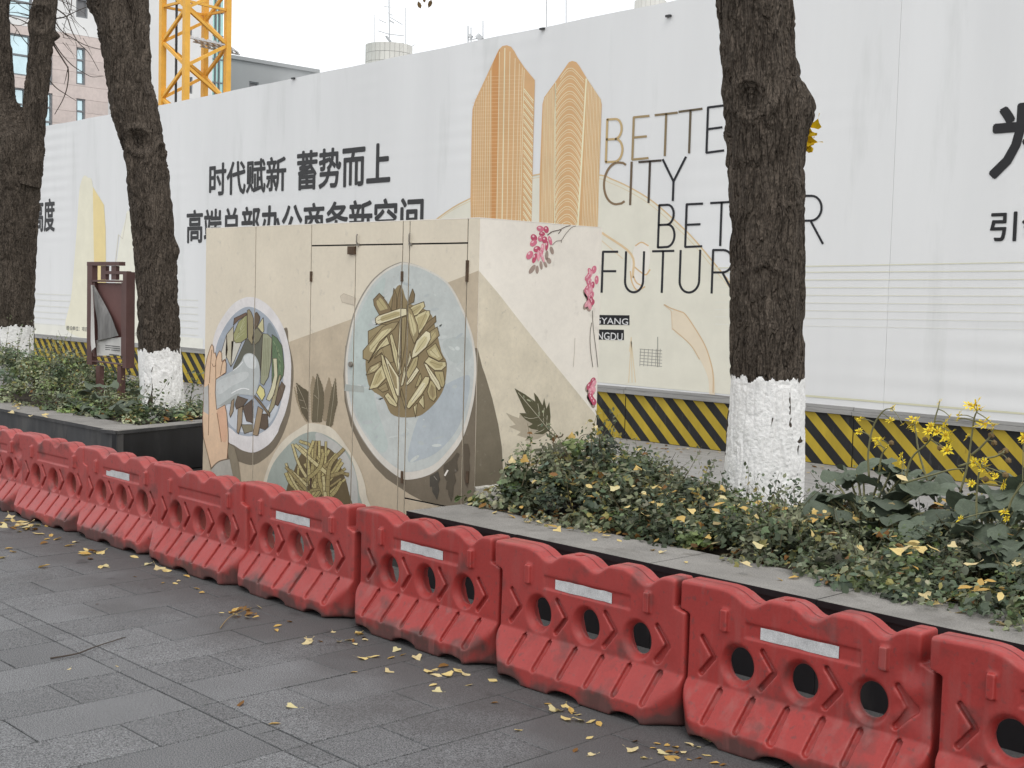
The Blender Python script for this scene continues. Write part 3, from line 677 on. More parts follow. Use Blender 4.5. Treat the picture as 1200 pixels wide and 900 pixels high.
piece(o2([(720, 490), (780, 320), (800, 380), (760, 470)]), T1, 9.6); piece(o2([(550, 560), (560, 500), (610, 680), (600, 740)]), T3, 10); piece(o2([(700, 720), (745, 670), (725, 840)]), T2, 9.6); piece(o2([(760, 660), (820, 570), (825, 740)]), T2, 9.6)
p.build('painted_food', m_mural, cab, cuts)
# hanging leaves below the plate
oL = O(480, 520, 10); p = mural('x')
p.poly(oL([(240, 380), (340, 320), (362, 420), (340, 470), (352, 545), (325, 660), (300, 610), (270, 560), (268, 500), (242, 505)]), cf(74, 70, 62), 7)
p.poly(oL([(400, 290), (405, 250), (490, 190), (560, 100), (590, 120), (560, 210), (572, 310), (530, 350), (550, 430), (520, 500), (515, 590), (492, 680), (460, 600), (455, 545), (428, 530), (440, 440), (415, 400)]), cf(82, 75, 63), 7)
p.poly(oL([(640, 0), (690, 0), (712, 120), (700, 190), (712, 300), (700, 420), (682, 518), (655, 470), (640, 400)]), cf(86, 77, 64), 7)
p.stroke(oL([(418, 372), (440, 330), (452, 312)]), 2, cf(215, 210, 200), 8); p.stroke(oL([(290, 380), (325, 425)]), .6, cf(150, 142, 130), 8)
p.build('painted_leaf', m_mural, cab, cuts)
# left bowl
bowl = [(250, 400), (255, 383), (265, 366), (275, 355), (285, 349.5), (293, 348), (303, 350), (315, 358), (325, 370), (333, 385), (338, 402), (341, 420), (341.5, 435), (340, 460), (335, 482), (328, 500), (325, 508), (315, 521), (299, 530), (285, 528), (275, 522), (267, 517), (256, 500), (249, 470), (247, 430)]
p = mural('x')
p.smooth([(333, 385), (338.5, 402), (343.5, 425), (344, 445), (341, 476), (340, 485), (333, 506), (323, 525), (310, 538), (296, 545), (280, 541), (266, 536), (255, 520), (270, 480), (300, 440)], cf(112, 103, 88), 2)
p.smooth(bowl, cf(207, 204, 202), 4)
binn = [(253, 410), (259, 392), (269, 375), (280, 364), (291, 359.5), (303, 363), (315, 373), (325, 388), (331, 405), (333.5, 420), (332.5, 440), (330, 470), (323, 490), (313, 503), (296, 511), (280, 509), (272, 503), (262, 494), (254, 470), (250, 440)]
p.smooth(binn, cf(152, 160, 168), 5)
p.smooth([(262, 470), (280, 480), (300, 490), (320, 470), (326, 478), (318, 494), (306, 504), (293, 508), (278, 504), (268, 494)], cf(184, 189, 193), 5.6)
p.smooth([(316, 378), (326, 395), (331, 420), (322, 420), (313, 395)], cf(125, 134, 138), 5.6)
p.build('painted_bowl', m_mural, cab, cuts)
oA, oB, oC = O(235, 340, 10), O(235, 420, 10), O(235, 480, 10)
p = mural('x'); p2 = p
def pc(pts, c, lay, w=.6, ol=(70, 60, 48)): p.poly(pts, cf(*c), lay); p.stroke(pts, w, cf(*ol), lay + .5, closed=True)
pc(oA([(310, 520), (390, 420), (390, 600), (360, 900), (300, 760)]), (178, 172, 150), 7)
pc(oA([(250, 720), (310, 520), (320, 700), (290, 880), (230, 850)]), (196, 192, 178), 7); pc(oA([(370, 600), (490, 600), (400, 830), (360, 900)]), (186, 184, 172), 7)
pc(oA([(540, 570), (640, 620), (735, 520), (720, 700), (700, 1000), (380, 1000), (390, 900)]), (92, 92, 80), 7)
pc(oA([(390, 410), (400, 330), (540, 262), (552, 290), (450, 350)]), (104, 84, 70), 9); pc(oA([(395, 590), (390, 520), (450, 370), (550, 285), (552, 560), (480, 612), (420, 618)]), (142, 142, 100), 8.6)
for k in range(5): p.stroke(oA([(405 + 12 * k, 585 - 20 * k), (520, 500 - 45 * k)]), .4, cf(176, 176, 140), 9.4)
pc(oA([(552, 240), (575, 225), (600, 260), (625, 330), (625, 560), (610, 640), (560, 570)]), (140, 130, 102), 9)
pc(oA([(630, 455), (640, 270), (665, 258), (702, 310), (698, 360), (660, 440)]), (98, 84, 68), 9.4); pc(oA([(640, 460), (670, 440), (730, 515), (690, 600), (640, 640), (610, 560)]), (120, 116, 94), 9)
pc(oA([(672, 430), (740, 320), (748, 480), (730, 500)]), (186, 180, 140), 9)
pc(oA([(842, 520), (900, 560), (960, 650), (985, 900), (975, 1000), (900, 1130), (840, 1150)]), (92, 112, 84), 7.6)
for k in range(4): p.stroke(oA([(860 + 18 * k, 600 + 30 * k), (940, 780 + 60 * k)]), .5, cf(140, 156, 120), 8.4)
pc(oA([(735, 508), (790, 515), (842, 565), (830, 850), (800, 1020), (745, 1115), (708, 1090), (715, 900)]), (146, 148, 122), 8.8)
for k in range(4): p.stroke(oA([(755 + 18 * k, 560), (735 + 20 * k, 1000)]), .4, cf(120, 120, 96), 9.6)
pc(oB([(855, 0), (900, 0), (908, 200), (872, 420), (815, 500), (775, 480), (830, 350), (868, 200)]), (192, 188, 158), 9); pc(oB([(930, 190), (950, 200), (870, 560), (820, 640), (800, 620)]), (150, 142, 112), 8.6)
pc(oB([(700, 310), (750, 360), (762, 430), (725, 500), (660, 400)]), (204, 196, 134), 9.6); pc(oB([(955, 270), (998, 322), (960, 450), (912, 555), (880, 540), (905, 400)]), (102, 88, 74), 9)
# ladle
p.smooth(oB([(178, 245), (300, 190), (400, 130), (480, 40), (520, -40), (585, -62), (645, -30), (690, 60), (702, 200), (680, 320), (640, 430), (540, 425), (450, 430), (420, 500), (310, 540), (195, 600), (176, 420)]), cf(172, 177, 175), 10.4, 5)
p.smooth(oB([(510, 0), (560, -50), (620, -40), (660, 40), (640, 120), (560, 100)]), cf(194, 198, 196), 10.8)
p.smooth(oB([(200, 280), (420, 180), (560, 160), (540, 240), (380, 320), (220, 420)]), cf(184, 188, 186), 10.8)
p.smooth(oB([(220, 560), (330, 480), (420, 420), (460, 420), (420, 500), (310, 536)]), cf(150, 154, 150), 10.8)
p.stroke(oB([(370, 410), (440, 370), (510, 350), (575, 365)]), 1.2, cf(214, 216, 214), 11.4, sm=4); p.stroke(oB([(390, 140), (460, 90), (500, 40)]), 1, cf(208, 211, 209), 11.4, sm=3)
for L, c in (([(440, 440), (560, 480), (500, 560), (425, 595), (410, 540)], (96, 84, 72)), ([(500, 570), (612, 480), (615, 760), (590, 745), (545, 735)], (92, 79, 69)), ([(445, 585), (500, 560), (490, 760), (450, 885), (432, 860)], (146, 129, 106)),
             ([(370, 500), (400, 470), (390, 620), (355, 690), (345, 650)], (146, 130, 108)), ([(680, 560), (738, 600), (680, 900), (655, 905), (618, 890)], (150, 131, 105)), ([(725, 650), (790, 650), (800, 800), (760, 835), (700, 815)], (90, 77, 65)),
             ([(480, 775), (620, 775), (620, 850), (520, 880), (500, 820)], (122, 116, 96)), ([(640, 430), (700, 490), (820, 650), (815, 690), (740, 580), (640, 460)], (116, 102, 82))):
    pc(oB(L), c, 10.9 if L[0][0] > 600 else 11)
p.build('painted_vegetables', m_mural, cab, cuts)
# hand and sleeve
p = mural('x')
p.poly(oC([(300, 380), (400, 440), (450, 620), (480, 850), (400, 900), (340, 570)]), cf(131, 122, 104), 9)
hand = oB([(46, 340), (60, 120), (85, -10), (125, -140), (140, -166), (156, -140), (163, -60), (180, -66), (193, 0), (212, -60), (232, -90), (254, -60), (258, 40), (290, 10), (308, 60), (303, 165), (185, 245), (178, 400), (195, 600), (292, 545), (312, 640), (330, 880), (330, 1000), (318, 1180), (240, 1200), (135, 1290), (100, 1160), (40, 920), (30, 700), (42, 500)])
p.poly(hand, cf(206, 178, 149), 12); p.stroke(hand, .7, cf(112, 82, 62), 12.6, closed=True)
p.smooth(oB([(200, 620), (285, 560), (305, 660), (318, 880), (300, 980), (240, 940), (215, 760)]), cf(200, 162, 134), 12.5)
for L in ([(110, 290), (125, 60), (140, -100)], [(185, 240), (185, 60), (192, 0)], [(100, 300), (105, 600), (98, 900)], [(200, 640), (235, 860), (250, 980)], [(240, 190), (262, 60), (290, 20)], [(140, 60), (160, 95), (185, 80)]):
    p.stroke(oB(L), .7, cf(120, 88, 66), 13, sm=4)
p.poly(oB([(46, 342), (100, 310), (102, 660), (42, 622)]), cf(168, 168, 164), 13)
p.poly(oC([(135, 690), (180, 640), (240, 600), (345, 575), (385, 770), (390, 1000), (130, 1000)]), cf(166, 163, 154), 12.8)
p.stroke(oC([(135, 690), (180, 640), (240, 600), (345, 575)]), 1.4, cf(108, 96, 80), 13.2, sm=4); p.stroke(oC([(40, 330), (100, 560), (130, 700)]), .8, cf(120, 105, 85), 13.2)
p.build('painted_hand', m_mural, cab, cuts)
# lower bowl with noodles
p = mural('x')
p.smooth([(305, 590), (310, 562), (316, 544), (325, 526), (336, 513), (350, 503), (363, 496), (380, 498), (390, 502), (400, 513), (410, 528), (419, 543), (426, 560), (430, 580), (431, 620), (302, 620)], cf(199, 192, 175), 10)
p.smooth([(310, 590), (314, 562), (321, 543), (334, 526), (348, 513), (362, 506.5), (375, 507), (390, 514), (400, 522), (410, 533), (417, 552), (421, 576), (421, 620), (308, 620)], cf(150, 158, 150), 11)
p.smooth([(370, 509), (390, 516), (402, 526), (411, 540), (418, 558), (420, 590), (418, 618), (392, 618), (384, 560)], cf(174, 174, 168), 11.5)
p.smooth([(337, 600), (336, 575), (345, 552), (355, 530), (375, 522), (392, 530), (402, 552), (409, 575), (408, 600)], cf(96, 84, 60), 12, 4)
rn = random.Random(11)
for k in range(46):
    a = rn.uniform(-1.5, 1.5); L = rn.uniform(28, 76) * (1 - .22 * abs(a)); x0, y0 = 373 + rn.uniform(-14, 14), 592 - rn.uniform(0, 36)
    b = a + rn.uniform(-.6, .6); x1, y1 = x0 + L * .5 * math.sin(a), y0 - L * .5 * math.cos(a); x2, y2 = x1 + L * .42 * math.sin(b), y1 - L * .42 * math.cos(b)
    x2 = min(max(x2, 336), 409); y2 = max(y2, 517); w = rn.uniform(2.6, 4.6)
    p.stroke([(x0, y0), (x1, y1), (x2, y2)], w + 1.5, cf(92, 79, 54), 12.2 + k * .09, .25, 5); p.stroke([(x0, y0), (x1, y1), (x2, y2)], w, cf(*rn.choice([(172, 161, 112), (158, 146, 100), (184, 174, 130), (146, 133, 92)])), 12.26 + k * .09, .25, 5)
p.build('painted_noodle_bowl', m_mural, cab, cuts)
oD = O(330, 420, 10); p = mural('x')
def saw(pts, amp, n=5):
    P = []; m_ = len(pts)
    for i in range(m_):
        a, b = np.array(pts[i], float), np.array(pts[(i + 1) % m_], float); d = b - a; L = np.hypot(*d); k = max(1, int(L / n)); nn = np.array([d[1], -d[0]]) / max(L, 1e-6)
        for q in range(k): P.append(a + d * q / k); P.append(a + d * (q + .75) / k + nn * amp)
    return [tuple(x) for x in P]
for L, c, l in (([(150, 330), (200, 470), (320, 600), (320, 750), (290, 740), (230, 640), (180, 500)], (140, 127, 104), 6), ([(370, 205), (395, 250), (385, 700), (350, 720), (342, 330)], (140, 127, 104), 6), ([(560, 220), (592, 350), (560, 760), (490, 720), (505, 400)], (138, 125, 103), 6),
                ([(175, 285), (250, 345), (300, 375), (325, 410), (322, 750), (240, 630), (200, 480)], (88, 80, 62), 7), ([(420, 175), (480, 320), (497, 410), (500, 560), (470, 745), (360, 745), (380, 400)], (98, 90, 70), 7), ([(635, 230), (645, 380), (657, 520), (625, 640), (600, 780), (570, 805), (525, 780), (560, 560), (585, 400)], (100, 92, 72), 7)):
    p.poly(saw(oD(L), .55, 3.2), cf(*c), l)
for L in ([(180, 300), (260, 470), (320, 640)], [(420, 200), (440, 450), (420, 740)], [(632, 250), (610, 480), (565, 800)], [(215, 485), (270, 500)], [(240, 570), (300, 590)], [(390, 430), (440, 480)]): p.stroke(oD(L), .5, cf(170, 160, 138), 8, .5)
p.build('painted_leaf', m_mural, cab, cuts)
# smudged tape marks
p = mural('x'); p.poly([(399, 347), (403, 344), (417, 349), (416, 358), (401, 354)], cf(192, 182, 164), 2); p.stroke([(399, 347), (403, 344), (417, 349), (416, 358), (401, 354)], .4, cf(160, 150, 132), 2.4, closed=True); p.build('tape_residue', m_mural, cab, cuts); p = mural('x')
p.poly([(405, 450), (427, 453), (427, 460), (404, 458)], cf(158, 164, 158), 7); p.build('tape_residue', m_mural, cab, cuts)

# side face
def side(): return Print(PR, .0006, .00035)
p = side(); p.poly([(561.4, 317.5), (584, 344), (612, 380), (644, 420), (699, 487.5), (698, 560), (697, 640), (555, 660), (556.5, 560)], cr_(199, 190, 171), 1)
p.poly([(559.5, 408), (565, 430), (569, 441), (577, 468), (583.7, 497), (588, 524), (590, 566), (590, 640), (555, 660), (556.5, 560)], cr_(112, 104, 89), 2)
p.build('painted_ground_tone', m_mural, cab)
oE = O(580, 440, 10); p = side()
p.poly(oE([(125, 435), (200, 470), (280, 500), (290, 450), (400, 540), (620, 680), (500, 745), (345, 768), (370, 735), (255, 700), (300, 660), (165, 600), (240, 575), (170, 500)]), cr_(165, 155, 137), 2)
p.poly(oE([(228, 150), (350, 220), (470, 305), (455, 200), (500, 250), (555, 350), (575, 262), (602, 390), (635, 312), (650, 480), (640, 640), (560, 690), (440, 682), (510, 642), (420, 625), (385, 600), (440, 568), (360, 520), (310, 470), (285, 440), (360, 442)]), cr_(82, 79, 58), 3)
p.stroke(oE([(620, 640), (680, 695), (740, 722), (780, 712), (795, 685)]), 1.6, cr_(92, 84, 66), 3, sm=4)
for L in ([(270, 200), (420, 380), (520, 500), (630, 640)], [(340, 485), (420, 505), (510, 485)], [(500, 330), (515, 420), (512, 485)], [(575, 380), (565, 470), (570, 540)], [(610, 470), (605, 540), (600, 590)], [(440, 680), (540, 650), (590, 610)], [(500, 590), (545, 565)]):
    p.stroke(oE(L), .55, cr_(188, 182, 162), 4, .3, 3)
p.poly(oE([(450, 862), (545, 852), (540, 812), (622, 838), (600, 780), (695, 822), (662, 775), (745, 812), (730, 768), (805, 802), (785, 755), (885, 802), (830, 860), (850, 930), (720, 960), (600, 985), (480, 930)]), cr_(104, 104, 86), 3)
for k in range(5): p.stroke(oE([(560 + 60 * k, 895 - 14 * k), (540 + 60 * k, 830 - 12 * k)]), .8, cr_(190, 186, 170), 4)
p.stroke(oE([(480, 900), (700, 880), (880, 810)]), 1, cr_(184, 180, 164), 4)
p.build('painted_leaf', m_mural, cab)
oP = O(600, 255, 10); p = side()
GR = (150, 133, 123); P1, P2, P3 = (198, 112, 132), (176, 78, 102), (212, 148, 160)
for cx, cy, rx, ry, ro, c in [(465, 385, 22, 48, -.3, GR), (405, 440, 20, 55, .1, GR), (430, 505, 26, 38, -.4, GR), (235, 605, 26, 62, .6, GR), (293, 610, 20, 48, 0, GR), (340, 560, 18, 50, -.1, GR), (390, 550, 18, 38, -.4, GR)]: p.ell(*oP([(cx, cy)])[0], rx / 10, ry / 10, ro, cr_(*c), 2)
PET = [(330, 130, 44, 34, .3, P1), (400, 140, 30, 42, -.2, P2), (350, 190, 36, 26, .2, P2), (255, 235, 36, 44, -.6, P2), (250, 298, 46, 34, -.7, P1), (335, 245, 34, 36, .4, P1), (380, 260, 32, 40, .1, P2), (445, 270, 20, 56, -.25, P1), (405, 330, 18, 58, .1, P2), (355, 360, 22, 60, .1, P3), (290, 370, 42, 36, -.4, P2), (205, 440, 36, 54, .55, P1), (262, 475, 24, 62, .3, P2), (308, 445, 18, 66, 0, P3), (340, 420, 20, 40, .2, P1), (355, 470, 16, 58, -.3, P3)]
for i, (cx, cy, rx, ry, ro, c) in enumerate(PET):
    p.ell(*oP([(cx, cy)])[0], rx / 10, ry / 10, ro, cr_(*c), 3 + i * .15)
    p.ell(*oP([(cx - rx * .25, cy - ry * .35)])[0], rx / 26, ry / 34, ro, cr_(224, 180, 186), 6, 8)
p.stroke(oP([(415, 205), (470, 165), (550, 145), (620, 110), (680, 92)]), 1.1, cr_(86, 72, 66), 6, .3, 4); p.stroke(oP([(540, 190), (575, 145)]), .8, cr_(86, 72, 66), 6)
p.stroke(oP([(470, 320), (520, 275), (575, 265), (620, 200), (690, 120), (745, 98)]), .6, cr_(110, 98, 90), 6, 0, 4); p.stroke(oP([(575, 292), (578, 265)]), .6, cr_(110, 98, 90), 6)
p.build('painted_blossom', m_mural, cab)
p = side(); oQ = O(640, 300, 5); rn = random.Random(5)
for cx, cy, n, spread, long in ((280, 190, 22, 38, 110), (268, 800, 9, 26, 70)):
    for i in range(n):
        f = i / n; x = cx + rn.uniform(-spread, min(spread, 302 - cx)) * (1 - .2 * f) - f * 14 * (n > 10); y = cy - long + 2 * long * f
        ro = rn.uniform(-.5, .5); c = rn.choice([P1, P1, P2, P3])
        if i > n * .55 or n < 10: p.ell(640 + (x - 6) / 5, 300 + (y + 10) / 5, 2.9, 5.4, ro, cr_(*GR), 2)
        p.ell(640 + x / 5, 300 + y / 5, rn.uniform(2.2, 3.0), rn.uniform(3.6, 5.2), ro, cr_(*c), 3 + i * .1); p.ell(640 + (x - 3) / 5, 300 + (y - 6) / 5, .7, 1.5, ro, cr_(222, 176, 184), 6, 8)
p.stroke(oQ([(266, 390), (257, 450), (258, 540), (272, 650)]), .7, cr_(105, 98, 90), 5, 0, 4); p.stroke(oQ([(270, 320), (275, 420), (290, 540), (302, 650)]), .7, cr_(105, 98, 90), 5, 0, 4)
p.stroke(oQ([(168, 480), (165, 560), (158, 650)]), .4, cr_(160, 150, 138), 3)
p.build('painted_blossom', m_mural, cab)
# ------------------------------------------------------------------ water-filled barriers (surface-net meshes from a distance field)
def smax(a, b, k):
    h = np.clip(.5 - .5 * (b - a) / k, 0, 1); return b + (a - b) * h + k * h * (1 - h)
def smin(a, b, k): return -smax(-a, -b, k)
def seg_d(px, pz, a, b):
    ax, az = a; bx, bz = b; dx, dz = bx - ax, bz - az
    t = np.clip(((px - ax) * dx + (pz - az) * dz) / (dx * dx + dz * dz), 0, 1); return np.hypot(px - ax - t * dx, pz - az - t * dz)
def barrier_field(X, Y, Z, dents, seed):
    yy = .16 - np.abs(Y - .16)                                   # depth from the nearer long side
    xk = np.array([-.10, .145, .18, .215, .25, .275, .30, .33, .355, .44, .475, .51, .535, .56, .59, .615, .695, .735, .775, .80, .825, .855, .885, 1.1])
    zk = np.array([.556, .560, .556, .545, .525, .517, .519, .540, .554, .556, .546, .523, .516, .519, .541, .555, .557, .545, .520, .511, .514, .541, .556, .559])
    xs = np.linspace(-.1, 1.1, 400); zs = np.interp(xs, xk, zk); ker = np.hanning(13); ker /= ker.sum(); zs = np.convolve(np.pad(zs, 6, 'edge'), ker, 'valid')
    top = np.interp(X, xs, zs) - .000
    wob = .006 * (fbm(np.stack([X * 5 + seed, Y * 5, Z * 5], -1), 2, seed) - .5)
    hw = np.where(Z < .075, 0, np.where(Z < .198, (Z - .075) / .123 * .10, .10)); 
    d = (hw - yy + wob) * .80
    d = smax(d, Z - top, .014)
    arch = np.zeros_like(X)
    for c, w, hh in ((.155, .075, .026), (.475, .085, .028), (.80, .075, .026)): arch = np.maximum(arch, hh * np.clip(1 - ((X - c) / w) ** 2, 0, 1) ** .5)
    d = smax(d, arch - Z, .010)
    xl = np.where(Z > .447, -.043, .002); xr = np.where(Z > .447, .955, 1.0)
    t = np.clip((Z - .437) / .014, 0, 1); xl = .004 - .045 * t; xr = .998 - .052 * t
    d = smax(d, np.maximum(xl - X, X - xr), .012)
    # bevelled lower corners
    d = smax(d, (np.maximum(.05 - X, X - .95) + (.07 - yy)) * .7 - .012 - Z * .12, .02)
    face = .10
    # through holes with flared mouths
    for c in (.232, .500, .768):
        rr = np.hypot(X - c, (Z - .290) / 1.08); dp = Y - face; R = .0560 + .0185 * np.clip(1 - dp / .030, 0, 1.2) ** 1.3 + .75 * np.clip(dp - .040, 0, .2)
        d = smax(d, R - rr, .005)
    # arrow grooves
    for k in range(4):
        x0 = .072 + .2655 * k; q = np.minimum(seg_d(X, Z, (x0, .362), (x0 + .054, .298)), seg_d(X, Z, (x0 + .054, .298), (x0 - .003, .228)))
        d = smax(d, -smax(q - .0110, yy - face - .018, .004), .003)
    # slots on the sloping skirt
    for k in range(6):
        x0 = .165 + .1445 * k; q = seg_d(X, Z, (x0, .178), (x0 - .008, .085)); sk = np.clip((Z - .075) / .123, 0, 1) * .10
        d = smax(d, -smax(q - .0140, (yy - sk) - .024, .004), .003)
    # recessed label panel, raised lugs
    bx = np.maximum(np.abs(X - .495) - .235, np.abs(Z - .4265) - .0275); d = smax(d, -smax(bx, yy - face - .006, .003), .004)
    for c in (.173, .818):
        bx = np.maximum(np.maximum(np.abs(X - c) - .014, np.abs(Z - .446) - .040), np.abs(yy - face) - .016); d = smin(d, bx, .007)
    # filler hole on top
    d = smax(d, .021 - np.hypot(X - .405, (Y - .16)) + np.clip(.43 - Z, 0, 1) * -2, .003)
    for (cx, cy, cz, R, dep) in dents:
        q = np.sqrt((X - cx) ** 2 + (Y - cy) ** 2 + (Z - cz) ** 2); d = d + dep * np.exp(-(q / R) ** 2)
    return d
def surface_net(lo, hi, h, fn):
    ax = [np.arange(l, u + h, h) for l, u in zip(lo, hi)]; X, Y, Z = np.meshgrid(*ax, indexing='ij'); D = fn(X, Y, Z)
    nx, ny, nz = D.shape; S = D < 0
    sh = lambda a, i, j, k: a[i:nx - 1 + i, j:ny - 1 + j, k:nz - 1 + k]
    cnt = sum(sh(S, i, j, k).astype(int) for i in (0, 1) for j in (0, 1) for k in (0, 1)); act = (cnt > 0) & (cnt < 8)
    idx = -np.ones(act.shape, int); idx[act] = np.arange(act.sum()); I = np.argwhere(act)
    acc = np.zeros((len(I), 3)); n = np.zeros(len(I))
    cor = [(i, j, k) for i in (0, 1) for j in (0, 1) for k in (0, 1)]
    for a in cor:
        for b in cor:
            if sum(abs(p - q) for p, q in zip(a, b)) == 1 and a < b:
                da = D[I[:, 0] + a[0], I[:, 1] + a[1], I[:, 2] + a[2]]; db = D[I[:, 0] + b[0], I[:, 1] + b[1], I[:, 2] + b[2]]
                m = (da < 0) != (db < 0); t = np.where(m, da / np.where(m, da - db, 1), 0)
                acc += m[:, None] * (np.array(a) + t[:, None] * (np.array(b) - np.array(a))); n += m
    V = (I + acc / n[:, None]) * h + np.array(lo); F = []
    for axis in range(3):
        o = [0, 0, 0]; o[axis] = 1; A = S[:nx - o[0], :ny - o[1], :nz - o[2]]; B = S[o[0]:, o[1]:, o[2]:]
        E = np.argwhere(A != B); u, w = [a for a in range(3) if a != axis]
        E = E[(E[:, u] > 0) & (E[:, w] > 0) & (E[:, u] < act.shape[u]) & (E[:, w] < act.shape[w]) & (E[:, axis] < act.shape[axis])]
        s = A[E[:, 0], E[:, 1], E[:, 2]]
        def g(du, dw): e = E.copy(); e[:, u] -= du; e[:, w] -= dw; return idx[e[:, 0], e[:, 1], e[:, 2]]
        q = np.stack([g(0, 0), g(1, 0), g(1, 1), g(0, 1)], 1); flip = s if axis != 1 else ~s
        q[~flip] = q[~flip][:, ::-1]; F.append(q)
    F = np.vstack(F); F = F[(F >= 0).all(1)]
    return V, F
def red_plastic():
    M = mat('faded_red_plastic', (.305, .029, .025), .44, .12, 4, fine=.05, fscale=90, bump=.05, bscale=70, rnd=.001, spec=.38)
    nt = M.node_tree; N, L = nt.nodes, nt.links; bs = N['Principled BSDF']
    old = [l for l in nt.links if l.to_socket == bs.inputs['Base Color']][0].from_socket
    oi = N.new('ShaderNodeObjectInfo'); tc = N.new('ShaderNodeTexCoord'); geo = N.new('ShaderNodeNewGeometry')
    def mr(s, a, b, c, d):
        n = N.new('ShaderNodeMapRange'); [setattr(n.inputs[i + 1], 'default_value', v) for i, v in enumerate((a, b, c, d))]; L.new(s, n.inputs[0]); return n.outputs[0]
    def mth(op, a, b):
        n = N.new('ShaderNodeMath'); n.operation = op; L.new(a, n.inputs[0])
        if isinstance(b, (int, float)): n.inputs[1].default_value = b
        else: L.new(b, n.inputs[1])
        return n.outputs[0]
    # sun-bleached chalky film: differs barrier by barrier (object colour alpha carries how bleached it is)
    mx = N.new('ShaderNodeMixRGB'); L.new(oi.outputs['Alpha'], mx.inputs[0]); L.new(old, mx.inputs[1]); mx.inputs[2].default_value = (.39, .080, .074, 1)
    # scuffs: pale scratches on edges
    ed = mr(geo.outputs['Pointiness'], .515, .56, 0, .45); m2 = N.new('ShaderNodeMixRGB'); L.new(ed, m2.inputs[0]); L.new(mx.outputs[0], m2.inputs[1]); m2.inputs[2].default_value = (.47, .10, .09, 1)
    # road grime splashed on the foot of the barrier and smeared patches
    sx = N.new('ShaderNodeSeparateXYZ'); L.new(tc.outputs['Object'], sx.inputs[0])
    ns = N.new('ShaderNodeTexNoise'); ns.inputs['Scale'].default_value = 7; ns.inputs['Detail'].default_value = 8; mp = N.new('ShaderNodeMapping'); L.new(tc.outputs['Object'], mp.inputs[0]); L.new(mp.outputs[0], ns.inputs['Vector'])
    cb_ = N.new('ShaderNodeCombineXYZ'); r50 = mth('MULTIPLY', oi.outputs['Random'], 40); L.new(r50, cb_.inputs[0]); L.new(r50, cb_.inputs[1]); L.new(cb_.outputs[0], mp.inputs['Location'])
    low = mr(sx.outputs['Z'], .0, .12, .36, 0); sm = mr(mth('ADD', ns.outputs['Fac'], low), .57, .76, 0, .85)
    m3 = N.new('ShaderNodeMixRGB'); L.new(sm, m3.inputs[0]); L.new(m2.outputs[0], m3.inputs[1]); m3.inputs[2].default_value = (.055, .042, .038, 1)
    n2 = N.new('ShaderNodeTexNoise'); n2.inputs['Scale'].default_value = 45; n2.inputs['Detail'].default_value = 4; L.new(mp.outputs[0], n2.inputs['Vector'])
    m4 = N.new('ShaderNodeMixRGB'); L.new(mr(n2.outputs['Fac'], .60, .70, 0, .6), m4.inputs[0]); L.new(m3.outputs[0], m4.inputs[1]); m4.inputs[2].default_value = (.15, .045, .042, 1)
    # dried water streaks and chalky rubs, more on some barriers than others
    mp2 = N.new('ShaderNodeMapping'); mp2.inputs['Scale'].default_value = (9, 9, 1.2); L.new(tc.outputs['Object'], mp2.inputs[0]); L.new(cb_.outputs[0], mp2.inputs['Location'])
    n3 = N.new('ShaderNodeTexNoise'); n3.inputs['Scale'].default_value = 2.2; n3.inputs['Detail'].default_value = 6; L.new(mp2.outputs[0], n3.inputs['Vector'])
    m5 = N.new('ShaderNodeMixRGB'); L.new(mth('MULTIPLY', mr(n3.outputs['Fac'], .52, .70, 0, 1), mr(oi.outputs['Random'], 0, 1, .12, .55)), m5.inputs[0]); L.new(m4.outputs[0], m5.inputs[1]); m5.inputs[2].default_value = (.30, .105, .095, 1)
    n4 = N.new('ShaderNodeTexNoise'); n4.inputs['Scale'].default_value = 3.1; n4.inputs['Detail'].default_value = 9; n4.inputs['Roughness'].default_value = .72; L.new(mp.outputs[0], n4.inputs['Vector'])
    m6 = N.new('ShaderNodeMixRGB'); L.new(mr(n4.outputs['Fac'], .60, .68, 0, .55), m6.inputs[0]); L.new(m5.outputs[0], m6.inputs[1]); m6.inputs[2].default_value = (.12, .04, .036, 1)
    L.new(m6.outputs[0], bs.inputs['Base Color']); L.new(mr(n4.outputs['Fac'], .4, .7, .38, .62), bs.inputs['Roughness'])
    return M
m_red = red_plastic()
m_tape = mat('reflective_tape', (.52, .52, .52), .35, .15, 20, fine=.15, fscale=220, spec=.6, stain=((.25, .22, .21), 22, .62, .5))
fields = [[(.99, .03, .06, .09, .022), (.02, -.02, .05, .06, .012)], [(.925, .10, .43, .045, .020), (.985, .10, .30, .06, .016), (.90, .10, .30, .03, .008), (.972, .10, .315, .014, .03), (.5, .0, .05, .1, .006)], [(1.0, .02, .05, .07, .016), (.9, .1, .22, .05, .006)]]
bmeshes = []
for i, dn in enumerate(fields):
    V, F = surface_net((-.065, -.02, -.012), (1.02, .37, .585), .0055, lambda X, Y, Z: barrier_field(X, Y, Z, dn, i * 13 + 1))
    bmeshes.append(mesh('barrier_body', V, F, m_red, True))
def top_profile(xs):
    xk = np.array([-.10, .145, .18, .215, .25, .275, .30, .33, .355, .44, .475, .51, .535, .56, .59, .615, .695, .735, .775, .80, .825, .855, .885, 1.1])
    zk = np.array([.556, .560, .556, .545, .525, .517, .519, .540, .554, .556, .546, .523, .516, .519, .541, .555, .557, .545, .520, .511, .514, .541, .556, .559]); g = np.linspace(-.1, 1.1, 400)
    z = np.interp(g, xk, zk); k = np.hanning(13); k /= k.sum(); z = np.convolve(np.pad(z, 6, 'edge'), k, 'valid'); return np.interp(xs, g, z)
xs_ = np.concatenate([np.linspace(-.030, .378, 70), np.linspace(.432, .935, 90)]); zz_ = top_profile(xs_) + .0012; V = []; F = []
